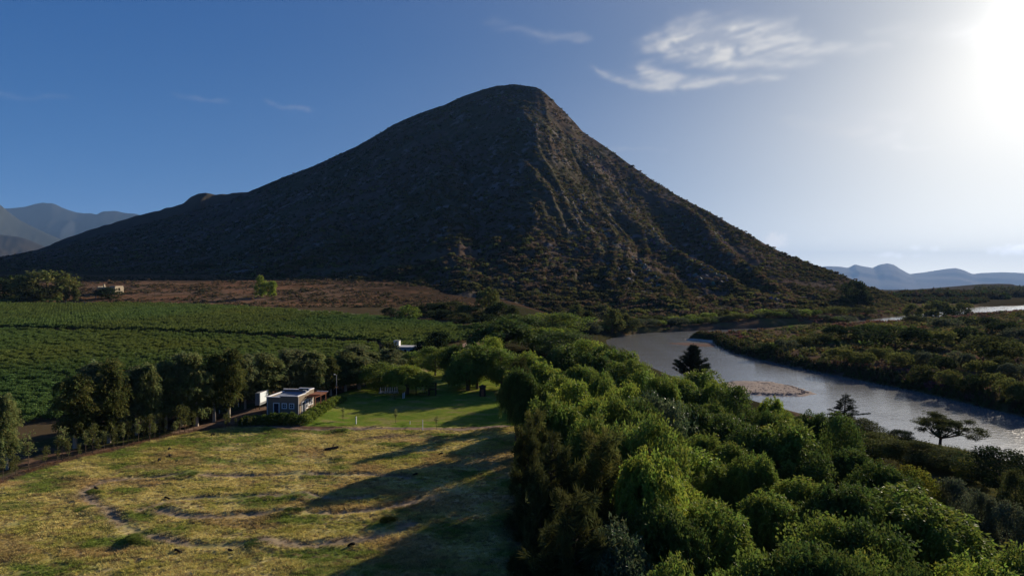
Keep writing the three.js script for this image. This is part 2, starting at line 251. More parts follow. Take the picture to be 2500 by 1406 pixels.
function bar(name, label, pts, top, c0, c1) {
  const xs = pts.map((p) => p[0]), ds = pts.map((p) => p[1]), b = [min(...xs) - 5, max(...xs) + 5, min(...ds) - 5, max(...ds) + 5];
  const g = gridMesh(90, 70, (u, v) => { const x = lerp(b[0], b[1], u), D = lerp(b[2], b[3], v), q = -polyDist(pts, x, D) + (fbm(x * 0.5, D * 0.5, 3) - 0.5) * 2.2; return [x, WATER + (q > 0 ? top * ss(0, 3.5, q) + (fbm(x * 1.1, D * 1.1, 3) - 0.5) * 0.22 * ss(0.5, 2, q) : max(-0.6, q * 0.3)), D]; },
    ([x, y, D]) => mix3(c0, c1, fbm(x * 0.7, D * 0.7, 4)));
  add(solid(g, vcol()), name, label, 'sandbar', null, 'structure');
}
const W2 = (px, py) => atLevel(px, py, WATER);
const barPoly = [W2(1735, 938), W2(1800, 930), W2(1880, 932), W2(1950, 945), W2(1996, 963), W2(1955, 969), W2(1880, 968), W2(1810, 963), W2(1750, 957)];
bar('sandbar', 'pebbly sand bar lying in the middle of the river', barPoly, 0.4, [0.25, 0.205, 0.165], [0.38, 0.315, 0.255]);
bar('sand_spit', 'small pale sand spit at the river bend', [W2(1668, 829), W2(1700, 826), W2(1745, 822), W2(1765, 822), W2(1760, 836), W2(1735, 837), W2(1712, 833)], 0.5, [0.42, 0.34, 0.26], [0.52, 0.43, 0.34]);
bar('mud_bank', 'low brown mud bank just below the sand spit', [W2(1628, 838), W2(1680, 836), W2(1745, 840), W2(1748, 847), W2(1690, 846)], 0.1, [0.12, 0.085, 0.065], [0.17, 0.12, 0.095]);

// ---------------------------------------------------------------- near ground: field with its dirt-bike loops, lawn, tracks
const G0 = (px, py) => atLevel(px, py, 0);
const line = (...p) => p.map(([a, b]) => G0(a, b));
const tracks = [
  line([1010, 1180], [985, 1168], [900, 1161], [760, 1160], [640, 1163], [480, 1163], [400, 1165], [310, 1171], [240, 1181], [203, 1198], [200, 1214], [228, 1235], [268, 1262], [310, 1296], [365, 1318], [430, 1330], [500, 1336], [580, 1334], [650, 1330], [760, 1333], [860, 1325], [960, 1302], [1005, 1280]),
  line([345, 1248], [380, 1238], [425, 1226], [500, 1216], [580, 1217], [660, 1210], [740, 1213], [830, 1221], [900, 1216]),
  line([390, 1252], [450, 1264], [560, 1263], [650, 1256], [700, 1251], [800, 1256], [900, 1250], [1000, 1232], [1060, 1212]),
  line([880, 1075], [960, 1066], [1060, 1068]),
];
const mounds = [[455, 1162, 2.6, 0.75], [728, 1159, 2.2, 0.6], [245, 1252, 2.4, 0.6], [425, 1240, 2.6, 0.45], [735, 1213, 2.2, 0.7], [702, 1251, 2.0, 0.65], [642, 1331, 2.4, 0.7], [330, 1322, 1.6, 0.5], [400, 1318, 2.2, 0.4], [215, 1215, 1.7, 0.4], [290, 1290, 2, 0.35], [560, 1188, 2, 0.3], [830, 1053, 2.2, 0.5], [820, 1122, 2.2, 0.4], [180, 1170, 2.5, 0.35], [690, 1285, 2.0, 0.3], [950, 1283, 2, 0.4]].map(([a, b, r, h]) => [...G0(a, b), r, h]);
const edgeL = line([-120, 1215], [0, 1170], [130, 1128], [250, 1103], [360, 1075], [470, 1050], [560, 1042], [640, 1044]);                 // sapling line along the field
const lawnPoly = line([735, 1043], [770, 1020], [790, 1000], [800, 985], [830, 972], [880, 958], [950, 946], [1020, 932], [1090, 914], [1170, 912], [1300, 925], [1300, 1045], [1235, 1038], [1100, 1045], [900, 1043]);
const stripLine = line([600, 1046], [760, 1048], [880, 1048], [1000, 1047], [1120, 1050], [1235, 1040]);
const redTrack = line([-150, 1075], [0, 1062], [120, 1048], [250, 1030], [420, 1000], [640, 972], [840, 940], [960, 912], [1080, 890]);
const yard = line([440, 1056], [500, 1042], [560, 1030], [640, 1010], [700, 1006]);
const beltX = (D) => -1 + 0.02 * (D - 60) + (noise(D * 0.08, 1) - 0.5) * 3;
function fieldHeight(x, D) {
  let h = ground(x, D); const inField = D < 122 && x < 2;
  for (const [mx, md, r, mh] of mounds) { const q = ((x - mx) / r) ** 2 + ((D - md) / (r * 0.8)) ** 2; if (q < 6) h += mh * 0.7 * exp(-q * 1.5); }
  if (inField) {
    for (let i = 0; i < 3; i++) { const q = polyDist(tracks[i], x, D, false); if (q < 4) h += -0.08 * exp(-((q / 0.7) ** 2)) + 0.08 * exp(-(((q - 1.4) / 0.5) ** 2)); }
    const lawn = 1; h += (fbm(x * 0.25, D * 0.25, 3) - 0.5) * 0.2 + (fbm(x * 1.1 + 9, D * 1.1, 3) - 0.5) * 0.22 * lawn + (noise(x * 2.7, D * 2.7) - 0.5) * 0.1;
  }
  return h;
}
const SOIL = { track: [0.22, 0.165, 0.115], red: [0.14, 0.08, 0.052], strip: [0.19, 0.135, 0.11] };
function fieldColor(x, D) {
  const n1 = fbm(x * 0.06, D * 0.09, 4), n2 = fbm(x * 0.35 + 4, D * 0.6, 4), n3 = fbm(x * 1.6, D * 2.4 + 11, 3), n4 = noise(x * 7, D * 9);
  let c = mix3([0.31, 0.28, 0.08], [0.44, 0.365, 0.15], ss(0.38, 0.6, n1 * 0.5 + n2 * 0.5));
  c = mix3(c, [0.13, 0.175, 0.036], ss(0.47, 0.66, fbm(x * 0.17 + 30, D * 0.3, 5)) * 0.9);
  c = mix3(c, [0.34, 0.22, 0.115], ss(0.58, 0.72, fbm(x * 0.1 + 60, D * 0.22 + 4, 4)) * 0.6);
  c = mix3(c, [0.15, 0.105, 0.06], ss(0.56, 0.7, n3) * 0.75);
  let k = 0.72 + 0.5 * n3 + 0.28 * (n4 - 0.5);
  for (let i = 0; i < 4; i++) { const q = polyDist(tracks[i], x, D, false) + (n2 - 0.5) * 1.5 + (n3 - 0.5) * 0.7; if (q > 2.2) continue; const w = i ? 0.5 : 0.62; c = mix3(c, mix3(SOIL.track, [0.27, 0.205, 0.145], n2), ss(w + 0.9, w - 0.4, q) * (0.2 + 0.65 * ss(0.35, 0.55, fbm(x * 0.3, D * 0.3, 2)))); }
  const st = polyDist(stripLine, x, D, false) + (n2 - 0.5) * 2.4 + (n3 - 0.5); c = mix3(c, SOIL.strip, ss(1.5, 0.5, st) * 0.85);
  const e = polyDist(edgeL, x, D, false), west = edgeSide(x, D);
  if (e < 2.2) c = mix3(c, mix3(SOIL.red, [0.1, 0.07, 0.05], ss(0.45, 0.6, n2)), ss(2.0, 1.0, e + (n2 - 0.5)));
  if (west) { const b = mix3(mix3([0.13, 0.08, 0.05], [0.06, 0.05, 0.026], ss(0.42, 0.6, n2)), [0.05, 0.055, 0.02], ss(0.5, 0.65, n1)); c = mix3(c, b, ss(0, 1.5, e)); }
  const rt = polyDist(redTrack, x, D, false) + (n2 - 0.5) * 1.4; c = mix3(c, mix3(SOIL.red, [0.27, 0.17, 0.11], n2), ss(3.4, 2.4, rt));
  const yd = polyDist(yard, x, D, false) + (n2 - 0.5) * 1.4; c = mix3(c, mix3(SOIL.red, [0.22, 0.16, 0.11], n2), ss(1.7, 1.0, yd));
  const L = polyDist(lawnPoly, x, D) + (n2 - 0.5) * 1.2;
  if (L < 1.5) c = mix3(c, mix3(mix3([0.105, 0.155, 0.022], [0.165, 0.185, 0.035], ss(0.38, 0.62, n1 * 0.4 + n2 * 0.6)), [0.2, 0.17, 0.07], ss(0.6, 0.72, n2) * 0.6), ss(0.3, -0.4, L));
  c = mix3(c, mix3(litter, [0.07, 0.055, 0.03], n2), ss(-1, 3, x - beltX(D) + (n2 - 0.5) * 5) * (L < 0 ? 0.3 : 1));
  return [c[0] * k, c[1] * k, c[2] * k];
}
function edgeSide(x, D) { // true on the vineyard side of the sapling line
  if (x > -30) return false; let y = 1e9; for (let i = 1; i < edgeL.length; i++) { const [ax, ay] = edgeL[i - 1], [bx2, by] = edgeL[i]; if ((x >= ax && x <= bx2) || (x >= bx2 && x <= ax)) y = ay + (by - ay) * (x - ax) / (bx2 - ax); } if (y > 1e8) y = x < edgeL[0][0] ? edgeL[0][1] : 118; return D > y;
}
{
  const N = 1600, data = new Uint8Array(N * N * 4), enc = (v) => clamp(v <= 0.0031308 ? v * 12.92 : 1.055 * pow(v, 1 / 2.4) - 0.055) * 255;
  for (let j = 0; j < N; j++) for (let i = 0; i < N; i++) { const c = fieldColor(lerp(field.x0, field.x1, (i + 0.5) / N), lerp(field.d0, field.d1, (j + 0.5) / N)), o = (j * N + i) * 4; data[o] = enc(c[0]); data[o + 1] = enc(c[1]); data[o + 2] = enc(c[2]); data[o + 3] = 255; }
  const t = new THREE.DataTexture(data, N, N); t.colorSpace = THREE.SRGBColorSpace; t.magFilter = THREE.LinearFilter; t.needsUpdate = true;
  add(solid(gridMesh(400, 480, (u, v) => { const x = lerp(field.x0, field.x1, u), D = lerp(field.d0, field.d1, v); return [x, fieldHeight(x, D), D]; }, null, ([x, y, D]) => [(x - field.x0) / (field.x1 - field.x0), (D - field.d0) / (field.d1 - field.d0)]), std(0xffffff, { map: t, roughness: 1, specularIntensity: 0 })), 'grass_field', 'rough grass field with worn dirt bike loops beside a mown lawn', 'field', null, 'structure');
}
console.log('ground done');

// ---------------------------------------------------------------- foliage makers
class Leaves {
  constructor() { this.p = []; this.c = []; this.i = []; this.n = 0; }
  leaf(x, y, z, dx, dy, dz, len, wid, r, c) {            // a pointed leaf from (x,y,z) along (dx,dy,dz), turned at random about its length
    let ax = r() - 0.5, ay = r() - 0.5, az = r() - 0.5; const q = 1 / (hypot(dx, dy, dz) || 1); dx *= q; dy *= q; dz *= q;
    let sx = dy * az - dz * ay, sy = dz * ax - dx * az, sz = dx * ay - dy * ax; const s = wid * 0.5 / (hypot(sx, sy, sz) || 1); sx *= s; sy *= s; sz *= s;
    const mx = x + dx * len * 0.45, my = y + dy * len * 0.45, mz = z + dz * len * 0.45, k = this.n;
    this.p.push(x, y, z, mx + sx, my + sy, mz + sz, x + dx * len, y + dy * len, z + dz * len, mx - sx, my - sy, mz - sz);
    for (let j = 0; j < 4; j++) this.c.push(c[0], c[1], c[2]);
    this.i.push(k, k + 1, k + 2, k, k + 2, k + 3); this.n += 4;
  }
  geo() { const g = new THREE.BufferGeometry(); g.setAttribute('position', new THREE.BufferAttribute(new Float32Array(this.p), 3)); g.setAttribute('color', new THREE.BufferAttribute(new Float32Array(this.c), 3)); g.setIndex(new THREE.BufferAttribute(new Uint32Array(this.i), 1)); this.p = this.c = this.i = null; return g; }
}
const dirR = (r) => { const z = r() * 2 - 1, a = r() * 2 * PI, s = sqrt(1 - z * z); return [s * cos(a), z, s * sin(a)]; };
const tint = (r, v, warm = 0) => { const k = 1 + (r() - 0.5) * v, w = (r() - 0.5) * 0.25 + warm; return [k * (1 + w), k, k * (1 - w * 0.5)]; };
function limbs(list) { return mergeGeometries(list.map(([a, b, r0, r1]) => rod(a, b, r0, r1, 6))); }
const leafMat = (c, tr = 0.38, o = {}) => new THREE.MeshPhysicalMaterial({ color: c, vertexColors: true, roughness: 0.95, transmission: tr, thickness: 0, ior: 1.2, specularIntensity: 0.12, side: THREE.DoubleSide, ...o });
const shine = { clearcoat: 0.12, clearcoatRoughness: 0.45 };
const M = {
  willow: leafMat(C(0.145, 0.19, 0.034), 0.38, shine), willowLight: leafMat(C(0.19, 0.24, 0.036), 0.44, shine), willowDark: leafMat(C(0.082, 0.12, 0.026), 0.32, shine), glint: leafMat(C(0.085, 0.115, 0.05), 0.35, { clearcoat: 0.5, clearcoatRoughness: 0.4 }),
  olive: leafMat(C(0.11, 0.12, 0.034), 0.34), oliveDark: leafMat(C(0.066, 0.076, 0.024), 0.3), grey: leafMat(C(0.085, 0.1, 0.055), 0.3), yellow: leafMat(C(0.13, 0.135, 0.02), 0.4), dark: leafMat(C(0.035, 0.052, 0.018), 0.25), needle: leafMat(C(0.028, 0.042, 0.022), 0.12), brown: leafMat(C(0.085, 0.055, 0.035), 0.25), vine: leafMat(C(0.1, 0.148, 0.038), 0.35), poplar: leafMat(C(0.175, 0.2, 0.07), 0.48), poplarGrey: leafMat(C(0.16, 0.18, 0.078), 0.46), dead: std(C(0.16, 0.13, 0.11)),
  bark: std(C(0.09, 0.065, 0.045)), paleBark: std(C(0.34, 0.29, 0.23)), darkBark: std(C(0.05, 0.038, 0.03)),
};
// prototypes: unit-less groups holding crown and trunk, with the crown's own width and height
function proto(w, h, crown, trunk, bark) { return { w, h, crown, trunk, bark }; }
function willowProto(seed, leaves, size, tall) {
  const r = rng(seed), R = tall ? 2.5 : 4.4, H = tall ? 13.9 : 10, L = new Leaves(), lobes = tall ? tall(r) : [[(r() - 0.5), 6.9, (r() - 0.5), 2.1 + r() * 0.5]], n = tall ? 0 : 6 + floor(r() * 3);
  for (let i = 0; i < n; i++) { const a = (i + r() * 0.7) / n * 2 * PI, q = 1.7 + r() * 0.9; lobes.push([cos(a) * q, 4.0 + r() * 2.9, sin(a) * q, 1.15 + r() * 1.0]); }
  if (!tall) for (let i = 0; i < 6; i++) { const a = r() * 2 * PI, q = 0.4 + r() * 2.4; lobes.push([cos(a) * q, 6.0 + r() * 2.2, sin(a) * q, 0.6 + r() * 0.7]); }
  const tot = lobes.reduce((s, l) => s + l[3] * l[3], 0);
  const deep = (x, y, z, self) => lobes.some((l, i) => i !== self && hypot(x - l[0], y - l[1], z - l[2]) < l[3] * 0.82);
  while (L.n / 4 < leaves) {                               // sprays: each a bundle of strands that arches out and hangs
    let k = r() * tot, li = 0; while (li < lobes.length - 1 && (k -= lobes[li][3] ** 2) > 0) li++;
    const l = lobes[li], d = dirR(r); if (d[1] < -0.4) continue;
    const rr = l[3] * (0.78 + 0.34 * r()), X = l[0] + d[0] * rr, Y = l[1] + d[1] * rr * 0.95, Z = l[2] + d[2] * rr;
    if (deep(X, Y, Z, li) && r() > 0.1) continue;
    const base = tint(r, 0.6), nst = 4 + floor(r() * 5), hang = tall ? 3 + floor(r() * 4) : d[1] < 0.25 ? 6 + floor(r() * 9) : 3 + floor(r() * 4), st = size * 0.6, sp = 0.2 + 0.25 * r();
    for (let q = 0; q < nst; q++) {
      const o = dirR(r); let x = X + o[0] * sp, y = Y + o[1] * sp, z = Z + o[2] * sp, vx = d[0] + o[0] * 0.5, vy = 0.35 + d[1] * 0.5 + o[1] * 0.3, vz = d[2] + o[2] * 0.5;
      for (let s = 0; s < hang && y > 0.9; s++) {
        const u = st / hypot(vx, vy, vz); x += vx * u; y += vy * u; z += vz * u; vy -= 0.4; vx *= 0.84; vz *= 0.84;
        for (let m = 0; m < 2; m++) { const e = dirR(r), c = [base[0] * (0.82 + r() * 0.36), base[1] * (0.88 + r() * 0.24), base[2]]; L.leaf(x, y, z, vx * 0.5 + e[0] * 0.7, vy * 0.35 - 0.2 + e[1] * 0.7, vz * 0.5 + e[2] * 0.7, size * (0.8 + r() * 0.5), size * (0.34 + r() * 0.16), r, c); }
      }
    }
  }
  for (let i = 0; i < leaves * 0.12; i++) { const l = lobes[floor(r() * lobes.length)], d = dirR(r), q = l[3] * (0.3 + 0.45 * r()); const e = dirR(r); L.leaf(l[0] + d[0] * q, l[1] + d[1] * q, l[2] + d[2] * q, ...e, 0.75, 0.5, r, [0.8, 0.8, 0.8]); }
  const tr = [[[0, -0.4, 0], [0.1, 2.6, 0], 0.38, 0.28]]; if (tall) { tr[0] = [[0, -0.4, 0], [0.1, 7, 0], 0.26, 0.16]; tr.push([[0.1, 6.9, 0], [0, 12, 0], 0.16, 0.03]); for (const l of lobes) tr.push([[0.05, max(1.5, l[1] - 1.6), 0], [l[0], l[1], l[2]], 0.08, 0.03]); } else for (let i = 1; i < min(8, lobes.length); i++) { const l = lobes[i]; tr.push([[0.1, 2.3, 0], [l[0] * 0.55, 4.2, l[2] * 0.55], 0.2, 0.13], [[l[0] * 0.55, 4.15, l[2] * 0.55], [l[0], l[1] + 0.2, l[2]], 0.13, 0.04]); }
  return proto(2 * R, H - 0.9, L.geo(), limbs(tr), tall ? M.paleBark : M.bark);
}
function broadProto(seed, { w, h, y0, leaves, size, clumps, spread = 1, column = 0, droop = 0, bark = M.bark, gap = 0.0, top = 0.5 }) {
  // a crown of many leaf clumps through an uneven ellipsoid volume, limbs running out to them
  const r = rng(seed), L = new Leaves(), cs = [], R = w / 2, ch = h - y0;
  for (let i = 0; i < clumps; i++) {
    const t = (i + r()) / clumps, y = y0 + ch * t, prof = column ? pow(sin(PI * clamp(0.12 + t * 0.85)), 0.55) * (1 - 0.35 * t) : sqrt(max(0.02, 1 - ((t - top) / max(top, 1 - top)) ** 2));
    const a = r() * 2 * PI, q = R * prof * (0.35 + 0.6 * sqrt(r())) * (0.8 + 0.35 * noise(a * 1.5 + seed, t * 4)); if (r() < gap) continue;
    cs.push([cos(a) * q, y + (r() - 0.5) * ch * 0.08, sin(a) * q, (0.3 + r() * 0.24) * R * spread * (0.6 + 0.4 * prof)]);
  }
  const per = leaves / cs.length;
  for (const c of cs) { const b = tint(r, 0.5); for (let i = 0; i < per; i++) { const d = dirR(r), q = c[3] * pow(r(), 0.45), e = dirR(r); L.leaf(c[0] + d[0] * q, c[1] + d[1] * q * 0.75, c[2] + d[2] * q, e[0] + d[0] * 0.5, e[1] - droop + d[1] * 0.3, e[2] + d[2] * 0.5, size * (0.75 + r() * 0.5), size * (0.45 + r() * 0.2), r, [b[0] * (0.85 + r() * 0.3), b[1] * (0.9 + r() * 0.2), b[2]]); } }
  const tk = 0.018 * h + 0.06, tr = [[[0, -0.4, 0], [0, y0 + ch * 0.35, 0], tk, tk * 0.6], [[0, y0 + ch * 0.34, 0], [0.1, y0 + ch * 0.8, 0], tk * 0.6, tk * 0.15]];
  for (let i = 0; i < cs.length; i += max(1, floor(cs.length / 12))) { const c = cs[i], y = max(y0 * 0.7, c[1] - hypot(c[0], c[2]) * 0.8); tr.push([[0, min(y, y0 + ch * 0.7), 0], [c[0], c[1], c[2]], tk * 0.4, tk * 0.1]); }
  return proto(w, h, L.geo(), limbs(tr), bark);
}
function casuarinaProto(seed) {                              // feathery tree, long hanging needle sprays, wind-combed to one side
  const r = rng(seed), L = new Leaves(), H = 13, cs = [], tr = [[[0, -0.4, 0], [0.1, 11.5, 0], 0.32, 0.05]];
  for (let i = 0; i < 40; i++) { const t = 0.14 + 0.84 * (i / 39), a = i * 2.4 + r() * 1.5, len = (1 - t * 0.7) * 4.6 * (0.35 + r() * 0.85), y = t * 11.6; const e = [cos(a) * len, y + len * (0.2 + 0.3 * r()), sin(a) * len]; tr.push([[0, y, 0], e, 0.09, 0.02]); cs.push([[0, y, 0], e, len]); }
  for (const [a, b, len] of cs) for (let k = 0; k < 9 * len; k++) { const t = 0.2 + 0.8 * sqrt(r()), x = lerp(a[0], b[0], t) + (r() - 0.5) * 0.9, y = lerp(a[1], b[1], t) + (r() - 0.4) * 0.8, z = lerp(a[2], b[2], t) + (r() - 0.5) * 0.9, base = tint(r, 0.7, 0.05), o = dirR(r); for (let m = 0; m < 22; m++) { const e = dirR(r); L.leaf(x + e[0] * 0.14, y + e[1] * 0.14, z + e[2] * 0.14, 0.35 + o[0] * 0.7 + e[0] * 0.35, 0.1 + o[1] * 0.6 + e[1] * 0.35, o[2] * 0.7 + e[2] * 0.35, 0.45 + r() * 0.45, 0.06, r, base); } }
  return proto(9, H, L.geo(), limbs(tr), M.darkBark);
}
function coniferProto(seed, open) {                          // layered conifer with irregular upswept boughs
  const r = rng(seed), L = new Leaves(), H = 12, tr = [[[0, -0.4, 0], [0.5, H - 0.5, 0], 0.26, 0.04]];
  const tiers = open ? 15 : 26;
  for (let i = 0; i < tiers; i++) { const t = 0.16 + 0.8 * i / tiers; for (let k = 0; k < (open ? 4 : 5); k++) { const a = i * 1.9 + k * 2 * PI / (open ? 4 : 5) + r() * 0.8, len = (1.02 - t) * 4.9 * (0.4 + r() * 0.8), y = t * (H - 0.8), x0 = 0.5 * t, e = [x0 + cos(a) * len + (open ? 0.4 : 0.25) * len * 0.4, y + len * (open ? 0.3 : 0.75), sin(a) * len]; tr.push([[x0, y, 0], e, 0.06, 0.015]);
    for (let q = 0; q < (open ? 12 : 15) * len; q++) { const u = 0.3 + 0.7 * r(), x = lerp(x0, e[0], u), yy = lerp(y, e[1], u), z = lerp(0, e[2], u), b = tint(r, 0.4); for (let m = 0; m < 7; m++) { const d = dirR(r); L.leaf(x + d[0] * 0.16, yy + d[1] * 0.1, z + d[2] * 0.16, cos(a) * 0.6 + d[0] * 0.6, 0.35 + d[1] * 0.5, sin(a) * 0.6 + d[2] * 0.6, 0.32 + r() * 0.2, 0.07, r, b); } } } }
  return proto(9, H, L.geo(), limbs(tr), M.darkBark);
}
function acaciaProto(seed) {                                 // open crown: crooked limbs ending in flat leaf pads
  const r = rng(seed), L = new Leaves(), tr = [[[0, -0.5, 0], [0.2, 2.6, 0], 0.26, 0.2]];
  const pads = [];
  for (let i = 0; i < 10; i++) { const a = i / 10 * 2 * PI + r() * 0.7, q = 1.6 + r() * 3.6, m = [cos(a) * q * 0.5 + 0.4, 3.2 + r() * 1.4, sin(a) * q * 0.5], e = [cos(a) * q + 0.7, 3.4 + r() * 3.4, sin(a) * q]; tr.push([[0.2, 2.5, 0], m, 0.15, 0.1], [m, e, 0.1, 0.03]); pads.push([...e, 0.8 + r() * 0.7]); for (let k = 0; k < 2; k++) { const e2 = [m[0] + (r() - 0.5) * 3.4, m[1] + 0.6 + r() * 2.6, m[2] + (r() - 0.5) * 3.4]; tr.push([m, e2, 0.07, 0.02]); pads.push([...e2, 0.6 + r() * 0.5]); } }
  tr.push([[0.2, 2.5, 0], [-1.0, 6.2, 0.2], 0.13, 0.07], [[-1.0, 6.15, 0.2], [-1.3, 8.2, 0], 0.07, 0.02]); pads.push([-1.3, 8.4, 0, 1.1], [-0.7, 8.1, 0.3, 0.8]);
  for (const p of pads) { const n = 46 * p[3]; for (let k = 0; k < n; k++) { const d = dirR(r), q = p[3] * sqrt(r()), x = p[0] + d[0] * q, y = p[1] + d[1] * q * 0.6, z = p[2] + d[2] * q, b = tint(r, 0.4); for (let m = 0; m < 9; m++) { const e = dirR(r); L.leaf(x + e[0] * 0.2, y + e[1] * 0.12, z + e[2] * 0.2, e[0], e[1] * 0.6 + 0.2, e[2], 0.26 + r() * 0.14, 0.11, r, b); } } }
  return proto(11, 9, L.geo(), limbs(tr), M.darkBark);
}
function saplingProto(seed) { const r = rng(seed), L = new Leaves(); const tr = [[[0, -0.2, 0], [0.05, 3.2, 0], 0.035, 0.012]]; for (let i = 0; i < 16; i++) { const t = 0.28 + 0.68 * r(), a = r() * 2 * PI, y = t * 3.1, len = 0.35 + 0.35 * r(), e = [cos(a) * len * 0.6, y + len, sin(a) * len * 0.6]; tr.push([[0, y, 0], e, 0.014, 0.006]); for (let k = 0; k < 20; k++) { const u = r(), d = dirR(r); L.leaf(e[0] * u + d[0] * 0.1, lerp(y, e[1], u) + d[1] * 0.12, e[2] * u + d[2] * 0.1, d[0], d[1] + 0.5, d[2], 0.17 + r() * 0.1, 0.075, r, tint(r, 0.4)); } } return proto(0.9, 3.3, L.geo(), limbs(tr), M.bark); }
function bushProto(seed, leaves, size) {
  const r = rng(seed), L = new Leaves(), lobes = [[0, 0.55, 0, 0.62]]; for (let i = 0; i < 9; i++) { const a = r() * 2 * PI, q = 0.35 + r() * 0.4; lobes.push([cos(a) * q, 0.25 + r() * 0.55, sin(a) * q, 0.24 + r() * 0.22]); }
  for (let i = 0; i < leaves; i++) { const l = lobes[floor(r() * lobes.length)], d = dirR(r); if (d[1] < -0.3) { i--; continue; } const q = l[3] * (0.75 + 0.3 * r()), e = dirR(r), k = 1 + (noise(l[0] * 9 + 4, l[2] * 9) - 0.5) * 0.5; const c = tint(r, 0.35); L.leaf(l[0] + d[0] * q, max(0.02, l[1] + d[1] * q), l[2] + d[2] * q, e[0] + d[0], e[1] + d[1] + 0.3, e[2] + d[2], size * (0.7 + r() * 0.6), size * (0.5 + r() * 0.25), r, c.map((v) => v * k)); }
  const tr = [[[0, -0.15, 0], [0.03, 0.5, 0], 0.04, 0.02], [[0, 0.1, 0], [0.4, 0.55, 0.1], 0.025, 0.01], [[0, 0.1, 0], [-0.3, 0.6, -0.2], 0.025, 0.01]];
  return proto(1.7, 1.15, L.geo(), limbs(tr), M.darkBark);
}
const P = {
  willow: [11, 12, 13, 14, 15].map((s) => willowProto(s, 26000, 0.3)),
  willowFar: [21, 22, 23].map((s) => willowProto(s, 9000, 0.5)),
  poplar: [31, 32, 33, 34, 35].map((k) => willowProto(k, 12000, 0.3, (r) => { const o = []; const n = 13 + floor(r() * 5), lean = (r() - 0.5) * 1.2; for (let i = 0; i < n; i++) { const t = i / (n - 1), w = pow(sin(PI * (0.14 + 0.8 * t)), 0.7), a = i * 2.4 + r(), q = (0.35 + r() * 0.85) * w; o.push([cos(a) * q + lean * t, 2.9 + t * 9 + (r() - 0.5), sin(a) * q, (0.65 + r() * 0.55) * (0.5 + 0.6 * w)]); } return o; })),
  round: [41, 42, 43].map((s) => broadProto(s, { w: 9, h: 9, y0: 2.0, leaves: 9000, size: 0.36, clumps: 46, spread: 0.9, droop: 0.3 })),
  far: [51, 52, 53, 54].map((s) => broadProto(s, { w: 10, h: 10, y0: 1.2, leaves: 2600, size: 0.85, clumps: 30, spread: 0.95, top: 0.45 })),
  casuarina: [61, 62].map(casuarinaProto), conifer: [coniferProto(71, false)], openConifer: [coniferProto(72, true)], acacia: [acaciaProto(73)],
  sapling: [81, 82, 83].map(saplingProto), bush: [91, 92, 93, 94].map((s) => bushProto(s, 1800, 0.12)), bushNear: [95, 96].map((s) => bushProto(s, 6500, 0.075)),
};
let seq = 0;
function plant(name, kind, x, D, w, h, mat, label, category, group, opt = {}) {
  const list = P[kind], p = list[(opt.v ?? seq++) % list.length], g = new THREE.Group(), r = rng(seq * 91 + 7);
  part(g, 'trunk', p.trunk, opt.bark ?? p.bark); part(g, 'crown', p.crown, mat);
  g.position.set(x, (opt.y ?? (D < field.d1 && D > field.d0 && x > field.x0 && x < field.x1 ? fieldHeight(x, D) : ground(x, D))) - (opt.sink ?? 0.05), -D);
  g.rotation.y = opt.turn ?? r() * 2 * PI; if (kind.startsWith('willow')) { g.rotation.z = (r() - 0.5) * 0.22; g.rotation.x = (r() - 0.5) * 0.22; } g.scale.set(w / p.w * (0.9 + r() * 0.2), h / p.h, w / p.w * (0.9 + r() * 0.2));
  return add(g, name, label, category, group);
}
// place by measured column, row of the top, width in the picture and real height; distance follows
function distFor(px, pyTop, h) { let D = 120; for (let i = 0; i < 40; i++) { const y = ground(PX(px, D), D) + h, n = (EYE - y) * F / (pyTop - HY); D = lerp(D, clamp(n, 20, 900), 0.5); } return D; }

